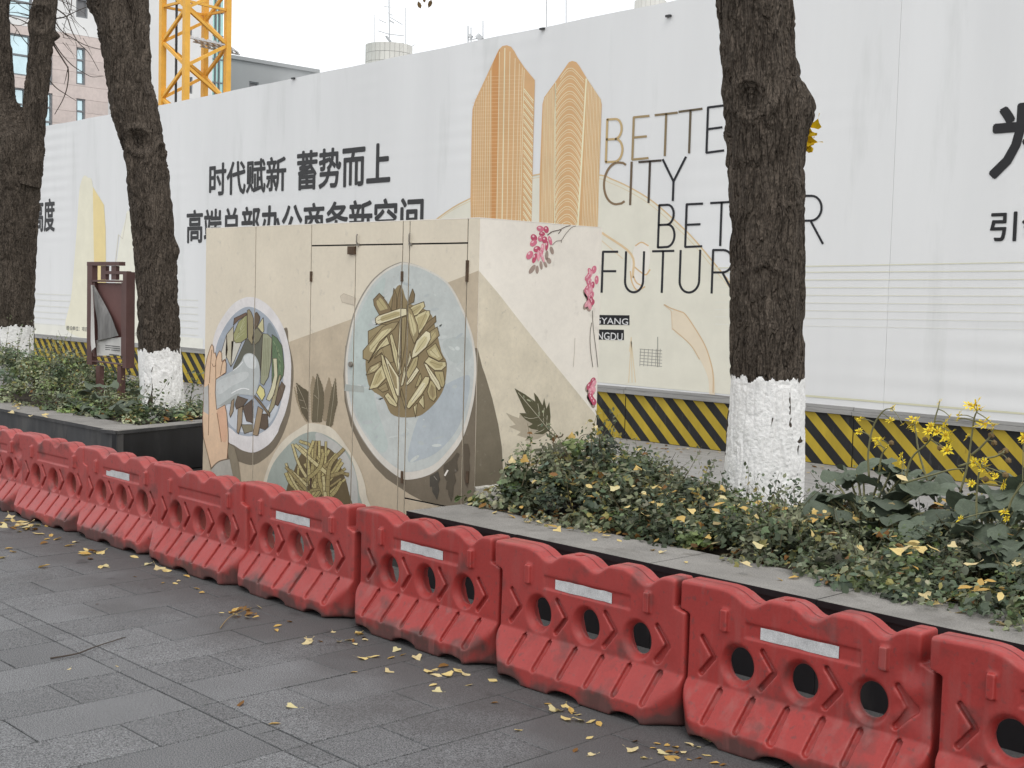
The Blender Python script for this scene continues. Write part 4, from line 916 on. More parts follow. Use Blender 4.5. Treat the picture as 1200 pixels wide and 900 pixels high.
for x_, z_ in zip(xs_, zz_): V += [(x_, .1585, z_), (x_, .1615, z_)]
for q in range(len(xs_) - 1):
    if q != 69: F.append((2 * q, 2 * q + 2, 2 * q + 3, 2 * q + 1))
SEAM = mesh('mould_seam', V, F, mat('seam_line', (.10, .018, .018), .6, .2, 20))
JX = [-1.0, -2.0, -3.03, -4.035, -5.06, -6.10, -7.04, -8.04, -8.98, -9.95]          # lower left end of each barrier
BL = ['red plastic barrier cut off by the right edge of the picture',
      'red barrier with bright reflective strip and a crumpled tear at its upper right end',
      'red barrier with white strip and dark holes, second full one from the right',
      'red barrier with scuffed lower right corner in front of the planter left end',
      'red barrier with white strip standing before the painted noodle bowl, dented bottom corner',
      'faded red barrier without a strip below the painted hand and left bowl',
      'faded pinkish barrier with a torn white strip before the black planter corner',
      'faded pinkish barrier without a strip, third from the left edge of the picture' if False else 'faded pinkish barrier with empty label panel in front of the left planter',
      'faded barrier at the far left end of the row, cut by the picture edge']
TAPE = {0: (.32, .63), 1: (.325, .645), 2: (.322, .632), 3: (.315, .62), 4: (.31, .62), 6: (.30, .60), 8: (.3, .56)}
for i in range(9):
    x0 = JX[i + 1] if False else JX[i + 0]
    x0 = [-2.005, -3.03, -4.035, -5.06, -6.10, -7.04, -8.04, -8.98, -9.95][i]
    t = thing('water_barrier', BL[i], 'barrier', (x0, 3.715 + .012 * math.sin(i * 2.3), 0), random.uniform(-.012, .012), 'red water-filled barriers in a row')
    b = link('body', bmeshes[(1, 1, 2, 0, 0, 2, 0, 2, 1)[i] if i != 1 else 1], t); f = min(1, max(0, (i - 3) / 4.0)); b.color = (1, 1, 1, min(.8, max(0, .10 + .55 * f + (.0, .02, .14, .0, .10, -.08, .12, .0, .1)[i])))
    link('mould_seam', SEAM, t)
    if i in TAPE:
        a, c = TAPE[i]; n = 8; V = []; F = []
        for q in range(n + 1):
            xx = a + (c - a) * q / n; j0, j1 = random.uniform(-.0015, .0015), random.uniform(-.0015, .0015); V += [(xx, .1035, .4045 + j0), (xx, .1035, .4475 + j1 - (.012 if i == 6 and q < 2 else 0))]
        for q in range(n): F.append((2 * q, 2 * q + 2, 2 * q + 3, 2 * q + 1))
        link('reflective_strip', mesh('reflective_strip', V, F, m_tape), t)
# ------------------------------------------------------------------ trees
m_bark = mat('bark', (.098, .080, .064), .95, .30, 9, (1, 1, .3), fine=.30, fscale=70, bump=.45, bscale=70, bstretch=(1, 1, .3), spec=.15)
def bark_relief(M):
    """second relief: thin braided ridges running up the trunk"""
    nt = M.node_tree; N, L = nt.nodes, nt.links; bs = N['Principled BSDF']; old = [l for l in nt.links if l.to_socket == bs.inputs['Normal']][0].from_socket
    tc = N.new('ShaderNodeTexCoord'); h = None
    wn_ = N.new('ShaderNodeTexNoise'); wn_.inputs['Scale'].default_value = 6; L.new(tc.outputs['Object'], wn_.inputs['Vector'])
    wm = N.new('ShaderNodeMixRGB'); wm.blend_type = 'ADD'; wm.inputs[0].default_value = .045; L.new(tc.outputs['Object'], wm.inputs[1]); L.new(wn_.outputs['Color'], wm.inputs[2])
    for sc_, st, wt in ((26, .13, 1.0), (48, .2, .5)):
        mp = N.new('ShaderNodeMapping'); mp.inputs['Scale'].default_value = (1, 1, st); L.new(wm.outputs[0], mp.inputs['Vector'])
        n = N.new('ShaderNodeTexNoise'); n.inputs['Scale'].default_value = sc_; n.inputs['Detail'].default_value = 1.5; L.new(mp.outputs[0], n.inputs['Vector'])
        s1 = N.new('ShaderNodeMath'); s1.operation = 'SUBTRACT'; s1.inputs[1].default_value = .5; L.new(n.outputs['Fac'], s1.inputs[0]); ab = N.new('ShaderNodeMath'); ab.operation = 'ABSOLUTE'; L.new(s1.outputs[0], ab.inputs[0])
        mr = N.new('ShaderNodeMapRange'); mr.interpolation_type = 'SMOOTHSTEP'; mr.inputs[1].default_value = 0; mr.inputs[2].default_value = .10; mr.inputs[3].default_value = wt; mr.inputs[4].default_value = 0; L.new(ab.outputs[0], mr.inputs[0])
        if h is None: h = mr.outputs[0]
        else: ad = N.new('ShaderNodeMath'); ad.operation = 'ADD'; L.new(h, ad.inputs[0]); L.new(mr.outputs[0], ad.inputs[1]); h = ad.outputs[0]
    b = N.new('ShaderNodeBump'); b.inputs['Strength'].default_value = 1.0; b.inputs['Distance'].default_value = .016; L.new(h, b.inputs['Height']); L.new(old, b.inputs['Normal']); L.new(b.outputs[0], bs.inputs['Normal'])
bark_relief(m_bark)
m_wash = mat('limewash', (.86, .855, .84), .9, .06, 8, fine=.06, fscale=70, bump=.5, bscale=55, spec=.2, stain=((.26, .23, .20), 34, .645, .75))
m_twig = mat('twig', (.07, .055, .045), .9, .2, 20)
def bark_disp(P, ang, s, amp, seed):
    """braided thin ridges over long plates split by narrow furrows, all running up the trunk"""
    w = (fbm(P * np.array([4, 4, 3.0]) + seed, 2, seed) - .5) * 1.5
    q = np.stack([P[..., 0] * 24 + w, P[..., 1] * 24 + w, P[..., 2] * 3.6 + w * .5], -1)
    f1 = np.exp(-(np.abs(vnoise(q, seed) - .5) / .085) ** 2); f2 = np.exp(-(np.abs(vnoise(q * np.array([.8, .8, 1.6]) + 7, seed + 1) - .5) / .05) ** 2)
    r1 = np.exp(-(np.abs(vnoise(q * np.array([.9, .9, .85]) + 31, seed + 2) - .5) / .07) ** 2)
    return amp * (.2 - .8 * f1 - .55 * f2 + 1.0 * r1 * (1 - .5 * f1) + (fbm(q * np.array([1.5, 1.5, 3]), 2, seed + 4) - .5) * .5)
def trunk(spine, rad, nseg, step, amp, seed, bulges=(), flare=0):
    """spine points + radii -> displaced bark tube.  bulges: (height, azimuth, size, amount)"""
    S = catmull(spine, 14); R = np.interp(np.linspace(0, len(spine) - 1, len(S)), np.arange(len(spine)), rad)
    L = np.concatenate([[0], np.cumsum(np.linalg.norm(np.diff(S, axis=0), axis=1))]); n = max(6, int(L[-1] / step)); t = np.linspace(0, L[-1], n)
    S = np.stack([np.interp(t, L, S[:, k]) for k in range(3)], 1); R = np.interp(t, L, R)
    T, N, B = frames(S); a = np.arange(nseg) * 2 * math.pi / nseg
    D = np.cos(a)[None, :, None] * N[:, None] + np.sin(a)[None, :, None] * B[:, None]
    P = S[:, None] + R[:, None, None] * D
    az = np.arctan2(D[..., 1], D[..., 0]); disp = bark_disp(P, az, t, amp, seed)
    lobe = .05 * np.sin(3 * az + seed) + .03 * np.sin(5 * az + P[..., 2] * 1.3); disp = disp + lobe * R[:, None] * .7
    for (z, phi, sz, am) in bulges:
        da = (az - phi + math.pi) % (2 * math.pi) - math.pi; q = ((P[..., 2] - z) / sz) ** 2 + (da * R[:, None] / sz) ** 2
        if am > 0: disp = disp + am * np.exp(-q)
        else:   # scar: raised lip round a sunken eye
            rr = np.sqrt(q); disp = disp + (-am) * (np.exp(-((rr - 1) / .28) ** 2) * .8 - np.exp(-(rr / .62) ** 4) * 1.1) + (-am) * .25 * np.sin(rr * 22) * np.exp(-rr * rr)
    W = P + (.5 * disp + .5 * amp * .9 + .003)[..., None] * D; P = P + disp[..., None] * D
    k = len(S); i = np.arange(k - 1)[:, None] * nseg; j = np.arange(nseg)[None, :]; j2 = (j + 1) % nseg
    F = np.stack([i + j, i + j2, i + nseg + j2, i + nseg + j], -1).reshape(-1, 4)
    return P.reshape(-1, 3), F, D.reshape(-1, 3), W.reshape(-1, 3)
def azim_to_cam(p): return math.atan2(-p[1], -p[0])
def spine_px(rows, D):
    """rows: (y, left px, right px) on the picture -> centre points and radii at camera depth D"""
    P = []; R = []
    for y, a, b in rows:
        p = at_depth((a + b) / 2, y, D); P.append(p); dep = (p - CAM) @ _f; R.append((b - a) / 2 * dep / FPX)
    return np.array(P), np.array(R)
def make_tree(label, base, limbs, wash_z, seed, nseg=120, step=.012, amp=.011, twigs=(), group='street trees with whitewashed trunks'):
    t = thing('street_tree', label, 'tree', (base[0], base[1], .36), 0, group); par = t
    for li, (P, R, bul) in enumerate(limbs):
        V, F, Dn, Wv = trunk(P, R, nseg if li == 0 else int(nseg * .75), step, amp, seed + li * 5, bul)
        o = obj('trunk' if li == 0 else 'limb', V, F, m_bark, t, True)
        if li == 0:
            keep = []; zl = wash_z + .07 * (fbm(V * np.array([9, 9, 2]) + 4, 3, seed) - .5) + .055 * (vnoise(V * np.array([42, 42, 7]), seed + 3) - .5)
            low = V[:, 2] < zl; keep = F[low[F].all(1)]; used = np.unique(keep); mp = -np.ones(len(V), int); mp[used] = np.arange(len(used))
            pit = (vnoise(V * 60, seed + 8) - .5) * .004
            obj('whitewash', (Wv + Dn * (.001 + pit)[:, None])[used], mp[keep], m_wash, o, True)
    for tw in twigs:
        V, F = tube_mesh(catmull(tw[0], 5), np.linspace(tw[1], tw[1] * .35, (len(tw[0]) - 1) * 5 + 1), 5); obj('twig', V, F, m_twig, t, True)
    return t
def depth_of(b): return (np.array(b) - CAM) @ FH
# the near tree in the right planter
b1 = onZ(893, 590, H); D1 = depth_of(b1)
P, R = spine_px([(612, 842, 946), (585, 848, 940), (520, 856, 940), (440, 860, 941), (300, 861, 942), (190, 856, 941), (150, 852, 943), (110, 850, 938), (60, 848, 931), (0, 841, 927), (-90, 826, 915)], D1)
Pu = [P[-1], P[-1] + np.array([-.12, .05, .9]), P[-1] + np.array([-.35, .2, 1.9])]
ca = azim_to_cam(b1)
zk = at_depth(955, 128, D1)[2]
right = ca + math.pi / 2
P = np.vstack([P, Pu[1:]]); R = np.concatenate([R, [R[-1] * .9, R[-1] * .7]])
br1 = catmull([P[-1] - np.array([0, 0, .6]), P[-1] + np.array([.5, -.2, .2]), P[-1] + np.array([1.3, -.6, .8])], 3)
t1 = make_tree('thick dark tree trunk with branch scar and white painted foot in the right planter', b1,
     [(P, R, [(zk, right - .1, .12, .062), (zk + .02, ca - .35, .115, -.022)]), (np.array([P[-2], P[-1] + [.5, -.2, .3], P[-1] + [1.2, -.5, 1.2]]), np.array([.13, .10, .06]), ())],
     onY(900, 446, b1[1] - .2)[2], 3, nseg=300, step=.0065, amp=.0145)
# the middle tree, forked near the top of the picture
b2 = onZ(191, 484, H); D2 = depth_of(b2); ca2 = azim_to_cam(b2)
P, R = spine_px([(502, 166, 217), (480, 167, 215), (405, 163, 208.5), (320, 160, 204), (220, 150, 197), (175, 145.5, 190), (130, 131.5, 183), (90, 125, 174), (50, 119.5, 161), (20, 112, 152), (0, 103, 149), (-40, 88, 134), (-110, 66, 108)], D2)
P2, R2 = spine_px([(130, 146, 182), (90, 146, 177), (50, 149, 175), (20, 150, 174.5), (0, 151, 174), (-50, 152, 174), (-130, 156, 174)], D2 + .06)
zs = at_depth(157, 168, D2)[2]
make_tree('forked dark tree with oval branch scar and white painted foot beside the brown sign', b2,
     [(P, R, [(zs, ca2 - .12, .125, -.034), (zs - .06, ca2 + 1.05, .06, -.02), (at_depth(205, 295, D2)[2], ca2 + 1.4, .09, .04)]), (P2, R2, ())], at_depth(190, 408, D2)[2], 17, nseg=190, step=.010, amp=.0155)
# the far left tree, two stems
b3 = onY(7, 440, 6.4); D3 = depth_of(b3)
P, R = spine_px([(460, -22, 38), (440, -22, 37), (380, -23, 35.5), (300, -22, 38.5), (230, -20, 43), (190, -20, 47), (165, -18, 48), (120, -17, 18), (75, -17, 12.5), (0, -19, 9), (-80, -22, 4)], D3)
P2, R2 = spine_px([(215, 6, 46), (175, 21, 50), (150, 25, 51.5), (100, 31, 56), (50, 36, 61), (0, 41, 65.5), (-60, 48, 70), (-140, 56, 76)], D3 - .05)
tw = []
rn = random.Random(4)
def twig_px(pts, r, dd=0): tw.append((np.array([at_depth(x, y, D3 + dd) for x, y in pts]), r))
twig_px([(58, 44), (66, 58), (75, 72), (80, 82), (79, 100), (74, 116), (64, 134)], .012); twig_px([(62, 48), (72, 63), (84, 76), (96, 84), (108, 90), (121, 89)], .008); twig_px([(80, 78), (77, 92), (75, 99)], .006)
twig_px([(56, 92), (66, 103), (78, 111), (89, 118)], .008); twig_px([(62, 22), (75, 20), (92, 12), (110, 5)], .009); twig_px([(66, 10), (78, 20), (84, 36), (92, 50), (104, 62), (116, 83)], .009)
twig_px([(64, 24), (72, 36), (84, 44), (98, 52), (110, 56), (120, 58)], .008); twig_px([(76, -6), (82, 14), (86, 26), (95, 46)], .006); twig_px([(70, -4), (80, 12), (90, 26), (101, 36)], .006); twig_px([(84, -4), (83, 10), (76, 28), (74, 44)], .006)
twig_px([(41, 21), (30, 17), (20, 15), (8, 14)], .009); twig_px([(42, 6), (28, 4), (14, 4), (2, 2)], .008); twig_px([(40, 32), (26, 24), (14, 20), (4, 18)], .008); twig_px([(36, 56), (26, 44), (18, 32), (8, 22)], .007); twig_px([(20, 34), (16, 46), (22, 54)], .004)
twig_px([(38, 14), (26, 8), (16, 0), (8, -8)], .006); twig_px([(34, 26), (22, 30), (12, 28)], .005)
for k in range(22):
    x, y = rn.uniform(62, 100), rn.uniform(-5, 55); a = rn.uniform(.1, 1.3); L = rn.uniform(10, 26)
    twig_px([(x, y), (x + L * .5 * math.cos(a), y + L * .5 * math.sin(a) + rn.uniform(-2, 2)), (x + L * math.cos(a), y + L * math.sin(a))], .0035)
for k in range(12):
    x, y = rn.uniform(10, 40), rn.uniform(0, 35); a = rn.uniform(2.2, 4.2); L = rn.uniform(8, 20)
    twig_px([(x, y), (x + L * .5 * math.cos(a), y + L * .5 * math.sin(a) + 2), (x + L * math.cos(a), y + L * math.sin(a))], .0035)
make_tree('twin-stemmed dark tree with bare twigs and white painted foot at the left edge', b3, [(P, R, [(at_depth(30, 165, D3)[2], azim_to_cam(b3), .3, .02)]), (P2, R2, [(at_depth(53, 25, D3)[2], azim_to_cam(b3) - .4, .16, -.03), (at_depth(63, 42, D3)[2], azim_to_cam(b3) + 1.4, .05, .07)])],
          at_depth(15, 381, D3)[2], 29, nseg=150, step=.012, amp=.0155, twigs=tw)

# ------------------------------------------------------------------ leaves
LEAF = {'ivy': ([(0, 0), (-.34, .10), (-.5, .42), (-.22, .52), (0, 1), (.22, .52), (.5, .42), (.34, .10)], [(0, 1, 2, 3), (0, 3, 4), (0, 4, 5), (0, 5, 6, 7)]),
        'oval': ([(0, 0), (-.24, .3), (-.22, .65), (0, 1), (.22, .65), (.24, .3)], [(0, 1, 2, 3), (0, 3, 4, 5)]),
        'fan': ([(0, 0), (-.2, .35), (-.52, .72), (-.34, .95), (-.04, .86), (.04, .86), (.34, .95), (.52, .72), (.2, .35), (.03, -.35), (-.03, -.35)], [(0, 1, 2, 3, 4), (4, 5, 0), (0, 5, 6, 7, 8), (0, 9, 10)])}
def leaf_cloud(C, Nn, size, shape, cols, curl=.18, rng=RNG):
    T, F = LEAF[shape]; T = np.array(T); nT = len(T); n = len(C)
    Nn = Nn / np.linalg.norm(Nn, axis=1)[:, None]; ref = rng.normal(size=(n, 3)); U = np.cross(Nn, ref); U /= np.linalg.norm(U, axis=1)[:, None]; W = np.cross(Nn, U)
    x = T[:, 0]; y = T[:, 1] - .45; h = -curl * (np.abs(x) * 1.2 + (y) ** 2 * 1.1)
    cu = rng.uniform(.3, 1.7, n)
    V = C[:, None] + size[:, None, None] * (x[None, :, None] * U[:, None] + y[None, :, None] * W[:, None] + (h[None, :] * cu[:, None])[..., None] * Nn[:, None])
    FF = []; base = np.arange(n) * nT
    for f in F: FF.append(base[:, None] + np.array(f)[None])
    faces = [tuple(r) for a in FF for r in a.tolist()]
    return V.reshape(-1, 3), faces, np.repeat(cols, nT, 0)
def stuff(name, label, cat, parts, M, parent=None, kind='stuff'):
    V = np.vstack([p[0] for p in parts]); o = 0; F = []; C = np.vstack([p[2] for p in parts])
    for v, f, c in parts: F += [tuple(i + o for i in q) for q in f]; o += len(v)
    me = mesh(name, V, F, M); set_cols(me, C); ob = link(name, me, parent); tag(ob, label, cat, None, kind); return ob
def leaf_mat(name, rough=.55, tr=.25, spec=.35):
    M = mat(name, attr='tint', rough=rough, var=.18, vscale=25, spec=spec); nt = M.node_tree; N, L = nt.nodes, nt.links; bs = N['Principled BSDF']
    c = [l for l in nt.links if l.to_socket == bs.inputs['Base Color']][0].from_socket; td = N.new('ShaderNodeBsdfTranslucent'); L.new(c, td.inputs['Color'])
    mx = N.new('ShaderNodeMixShader'); mx.inputs[0].default_value = tr; L.new(bs.outputs[0], mx.inputs[1]); L.new(td.outputs[0], mx.inputs[2]); L.new(mx.outputs[0], N['Material Output'].inputs['Surface']); return M
m_leaf = leaf_mat('foliage'); m_dry = leaf_mat('dry_leaf', .7, .2, .2); m_big = leaf_mat('broad_leaf', .55, .12, .32)
GREENS = np.array([srgb(84, 94, 70), srgb(102, 108, 82), srgb(70, 82, 58), srgb(116, 120, 94), srgb(92, 106, 64), srgb(126, 130, 104), srgb(80, 92, 74)])
GREENS = GREENS * .82
YEL = np.array([srgb(212, 190, 130), srgb(202, 172, 104), srgb(220, 202, 154), srgb(194, 160, 92), srgb(212, 200, 152)])
BRN = np.array([srgb(120, 84, 44), srgb(98, 72, 44), srgb(140, 104, 58)])
def ground_cover(name, label, npatch, region, height, seed, per=55, edge=None, gain=1.0):
    """many small leafy sprigs; height(x, y) = foliage top above the soil at that spot"""
    rg = np.random.default_rng(seed); parts = []; Cs = []; Ns = []; Sz = []; Co = []; stems = MB()
    n = 0
    while n < npatch:
        x = rg.uniform(region[0], region[1]); y = rg.uniform(region[2], region[3]); h = height(x, y)
        if h <= .02 or rg.random() > min(1, .35 + h * 2.2): n += .15; continue
        n += 1; z0 = .37 + max(0, h * rg.uniform(.25, .9)); k = int(rg.uniform(.6, 1.4) * per); r = rg.uniform(.07, .16)
        d = rg.normal(size=(k, 3)); d /= np.linalg.norm(d, axis=1)[:, None]; d *= (r * rg.random(k) ** .45)[:, None]; d[:, 2] *= .75
        C = np.array([x, y, z0]) + d; C[:, 2] = np.maximum(C[:, 2], .385 + rg.random(k) * .05)
        nn = d / r + np.array([0, -.15, .9]) + rg.normal(size=(k, 3)) * .45
        base = GREENS[rg.integers(len(GREENS))] * rg.uniform(.55, 1.6) * gain; col = base[None] * rg.uniform(.6, 1.6, (k, 1)) * (1 + rg.normal(size=(k, 3)) * .05)
        pale = rg.random(k) < .045; col[pale] = np.array(srgb(158, 152, 92)) * .9; dead = rg.random(k) < .012; col[dead] = BRN[0] * 1.2
        Cs.append(C); Ns.append(nn); Sz.append(rg.uniform(.020, .046, k) * rg.uniform(.7, 1.3)); Co.append(col)
    C, Nn, S, K = map(np.concatenate, (Cs, Ns, Sz, Co))
    half = rg.random(len(C)) < .55
    parts = [leaf_cloud(C[half], Nn[half], S[half], 'ivy', K[half], .2, rg), leaf_cloud(C[~half], Nn[~half], S[~half] * 1.05, 'oval', K[~half], .25, rg)]
    return stuff(name, label, 'ground cover', parts, m_leaf)
def hR(x, y):
    e = min(max((y - 4.93) / .22, 0), 1) * min(max((6.7 - y) / .3, 0), 1) * min(max((x + 5.62) / .25, 0), 1)
    b = .30 * math.exp(-((x + 5.1) / .42) ** 2 - ((y - 5.40) / .45) ** 2) + .15 + .06 * math.sin(x * 3.1) * math.sin(y * 4 + 1) + .10 * float(vnoise(np.array([x * 2.2, y * 2.2, 2])))
    b -= .20 * math.exp(-((x + 4.6) / .55) ** 2 - ((y - 6.3) / .55) ** 2); b -= .10 * max(0, y - 6.1)
    return max(b, 0) * e
ground_cover('ground_cover', 'dense low green ivy-like ground cover filling the right planter', 700, (-5.66, -1.2, 4.92, 6.7), hR, 21, 78)
# fringe that creeps over the coping at the right
ground_cover('ground_cover', 'brighter green creeping plants trailing over the coping at the lower right corner', 60, (-3.3, -1.3, 4.72, 5.02), lambda x, y: .10 if y > 4.84 - .12 * (x + 2.6) * 0 else (.07 if x > -2.75 else .0), 33, 34, gain=1.35)
def hL(x, y):
    e = min(max((y - 5.38) / .2, 0), 1) * min(max((-10.42 - x - (y - 5.1) * .27) / .25, 0), 1)
    b = .17 + .36 * (x < -12.4) * min(1, (-12.4 - x) / .9) * math.exp(-((y - 6.0) / .6) ** 2) + .08 * float(vnoise(np.array([x * 2, y * 2, 5])))
    b -= .12 * math.exp(-((x + 11.4) / .7) ** 2)
    return max(b, 0) * e
ground_cover('ground_cover', 'mixed low shrubs and weeds filling the left planter behind the coping', 620, (-18.5, -10.45, 5.36, 6.8), hL, 44, 56, gain=1.7)

# thin sprays of tiny leaves rising over the mass
def spray(pts, nleaf, seed, size=.026, depthY=5.5, side=.03):
    rg = np.random.default_rng(seed); P = np.array([onY(x, y, depthY) for x, y in pts]); P = catmull(P, 6); mb = MB(); mb.tube(P, np.linspace(.0035, .0012, len(P)), 4)
    ii = rg.integers(1, len(P), nleaf); C = P[ii] + rg.normal(size=(nleaf, 3)) * side; Nn = rg.normal(size=(nleaf, 3)) + np.array([0, -.6, .6]); col = GREENS[rg.integers(len(GREENS), size=nleaf)] * rg.uniform(.9, 1.5, (nleaf, 1))
    V, F, K = leaf_cloud(C, Nn, rg.uniform(.6, 1.3, nleaf) * size, 'oval', col, .2, rg); o = len(mb.V)
    allV = np.vstack([np.array(mb.V), V]); allF = mb.F + [tuple(i + o for i in f) for f in F]; K = np.vstack([np.tile(srgb(84, 74, 56), (o, 1)), K]); return allV, allF, K
SP = [([(646, 560), (668, 545), (690, 525), (700, 515)], 5.7), ([(655, 555), (672, 530), (680, 512), (692, 508)], 5.7), ([(690, 560), (705, 540), (690, 522), (684, 510)], 5.75), ([(612, 572), (616, 545), (618, 522)], 5.3), ([(600, 575), (596, 558), (592, 545)], 5.25),
      ([(726, 570), (732, 540), (738, 520)], 6.1), ([(748, 570), (752, 542), (760, 528)], 6.1), ([(790, 570), (784, 548), (792, 530)], 6.2), ([(822, 575), (828, 552), (834, 538)], 6.2), ([(668, 548), (700, 552), (730, 560), (745, 570)], 5.8), ([(700, 520), (712, 540), (722, 552)], 5.8),
      ([(870, 600), (866, 585), (872, 570)], 6.0), ([(930, 600), (926, 582), (934, 568)], 6.1), ([(640, 545), (634, 530), (640, 518)], 5.6), ([(780, 640), (790, 625), (800, 618)], 5.1), ([(905, 690), (906, 660), (903, 640)], 5.0), ([(760, 640), (735, 620), (705, 600)], 5.0)]
stuff('vine_sprays', 'thin wiry stems with tiny leaves rising above the ground cover', 'vine', [spray(p, 26, 60 + i, depthY=y) for i, (p, y) in enumerate(SP)], m_leaf)
SPL = [([(222, 478), (226, 455), (234, 440)], 6.3), ([(212, 470), (222, 452), (238, 446)], 6.4), ([(178, 476), (184, 466), (192, 455), (198, 444)], 6.0), ([(60, 455), (64, 430), (72, 415)], 6.1), ([(84, 455), (88, 430), (92, 412)], 6.2), ([(30, 450), (34, 425), (36, 410)], 6.0), ([(20, 455), (12, 430), (14, 415)], 6.0), ([(104, 455), (100, 432), (96, 420)], 6.3)]
stuff('weed_sprays', 'straggly weed stems standing above the left planter shrubs', 'weed', [spray(p, 34, 90 + i, .04, y, .06) for i, (p, y) in enumerate(SPL)], m_leaf)

def sprigs(name, label, region, hfun, n, seed, gain=1.0, hi=(.08, .22)):
    rg = np.random.default_rng(seed); parts = []
    while len(parts) < n:
        x, y = rg.uniform(region[0], region[1]), rg.uniform(region[2], region[3]); h = hfun(x, y)
        if h < .03: continue
        b = np.array([x, y, .37 + h * .5]); L = rg.uniform(*hi) + h * .5; d = np.array([rg.normal() * .35, rg.normal() * .35 - .1, 1]); P = catmull([b, b + d * L * .5, b + d * L + np.array([rg.normal() * .05, rg.normal() * .05, -.02])], 5)
        mb = MB(); mb.tube(P, np.linspace(.003, .001, len(P)), 4); k = int(rg.uniform(10, 22)); ii = rg.integers(2, len(P), k)
        C = P[ii] + rg.normal(size=(k, 3)) * .018; Nn = rg.normal(size=(k, 3)) * .8 + np.array([0, -.4, .7]); col = GREENS[rg.integers(len(GREENS))] * rg.uniform(.9, 1.9) * gain * rg.uniform(.8, 1.2, (k, 1))
        if rg.random() < .12: col = np.array(srgb(150, 140, 84)) * rg.uniform(.8, 1.2, (k, 1))
        V, F, K = leaf_cloud(C, Nn, rg.uniform(.018, .036, k), 'oval', col, .2, rg); o = len(mb.V)
        parts.append((np.vstack([np.array(mb.V), V]), mb.F + [tuple(i + o for i in f) for f in F], np.vstack([np.tile(srgb(96, 88, 64), (o, 1)), K])))
    stuff(name, label, 'weeds', parts, m_leaf)
sprigs('upright_sprigs', 'small upright leafy sprigs standing out of the right planter ground cover', (-5.5, -1.3, 4.98, 6.4), hR, 150, 71)
sprigs('upright_sprigs', 'small upright weed sprigs standing out of the left planter shrubs', (-17, -10.6, 5.45, 6.6), hL, 110, 72, 1.4, (.1, .3))
# broad-leaved clumps: every large leaf is a piece of its own
def broad_leaf_mesh(seed, fold):
    rg = np.random.default_rng(seed); n = 22; rings = 4; V = [(0, 0, 0)]; a = np.linspace(-math.pi * .93, math.pi * .93, n)
    prof = (.80 + .20 * np.cos(a)) * (1 + .04 * np.sin(a * 5 + seed)); tip = .12 * np.exp(-(a / .3) ** 2)
    for r in range(1, rings + 1):
        f = r / rings; x = np.sin(a) * prof * .5 * f; y = np.cos(a) * (prof + tip) * .5 * f
        z = -fold * np.abs(x) * .5 * (1 if seed % 2 else -1) + .085 * f * f * np.sin(a * 3 + seed) + .03 * f * np.sin(a * 7 + 2 * seed) - .22 * f * f * (y > 0) * y * 2 + .03 * rg.normal() * f
        V += list(zip(x, y, z))
    F = [(0, 1 + j, 2 + j) for j in range(n - 1)]
    for r in range(rings - 1):
        for j in range(n - 1): A = 1 + r * n + j; F.append((A, A + n, A + n + 1, A + 1))
    me = mesh('broad_leaf', V, F, m_big, True); c = np.array(srgb(90, 100, 84)) * rg.uniform(.75, 1.25); K = np.tile(c, (len(V), 1)); set_cols(me, K); return me
BLM = [broad_leaf_mesh(s, .5 + .25 * (s % 3)) for s in range(6)]
for me in BLM: me.polygons.foreach_set('use_smooth', np.ones(len(me.polygons), dtype=bool))
m_stalk = mat('stalk', srgb(120, 118, 84), .6, .2, 20)
m_petal = leaf_mat('petal', .6, .25, .2)
def clump(label, leaves, root, group='broad-leaved clumps'):
    t = thing('leopard_plant', label, 'plant', root, 0, group); rg = random.Random(len(leaves) * 3 + int(abs(root[0]) * 10))
    for (px, py, Y, w, tilt, yawj) in leaves:
        c = onY(px, py, Y); dep = (c - CAM) @ _f; size = w * dep / FPX
        o = link('broad_leaf', BLM[rg.randrange(6)], t, Vector(c) - Vector(t.location)); o.scale = (size * 1.35, size * 1.28, size * 1.28)
        o.rotation_euler = (tilt, rg.uniform(-.3, .3), yawj)
        P = catmull([np.array(root) + np.array([rg.uniform(-.12, .12), rg.uniform(-.1, .1), 0]), (np.array(root) * .45 + c * .55) + np.array([0, 0, .05]), c], 4)
        V, F = tube_mesh(P, np.linspace(.008, .005, len(P)), 5); obj('leaf_stalk', V, F, m_stalk, t, True)
    return t
rg = random.Random(8)
def L_(L, Y0, Y1):
    ys = [q[1] for q in L]; return [(x, y, Y1 + (Y0 - Y1) * (y - min(ys)) / (max(ys) - min(ys) + 1e-6), w, rg.uniform(-.15, .75), rg.uniform(-2.2, 2.2)) for x, y, w in L]
lv1 = L_([(1034, 545, 42), (968, 578, 44), (1012, 566, 40), (1044, 578, 46), (1088, 575, 52), (1098, 558, 50), (1062, 592, 40), (1020, 600, 40), (990, 598, 36), (1040, 632, 44), (1082, 612, 46), (1112, 598, 46), (1004, 556, 34), (1060, 556, 36), (1120, 618, 42), (1024, 582, 36), (978, 562, 30)], 5.55, 6.1)
rr_ = random.Random(77); lv1 += [(x + rr_.uniform(-16, 16), y + rr_.uniform(2, 22), Y + rr_.uniform(-.1, .12), w * rr_.uniform(.7, 1.0), rr_.uniform(-.2, .9), rr_.uniform(-3, 3)) for x, y, Y, w, _t, _j in lv1]
pl_a = clump('broad dark-leaved clump with tall yellow daisy stems right of the near tree', lv1, np.array([-3.55, 5.9, .37]))
lv2 = L_([(1160, 580, 52), (1184, 596, 50), (1150, 604, 44), (1176, 622, 54), (1150, 634, 44), (1192, 634, 50), (1134, 586, 40), (1196, 566, 46), (1178, 664, 40), (1196, 650, 40), (1210, 610, 50), (1220, 580, 46), (1140, 622, 40)], 5.25, 5.8)
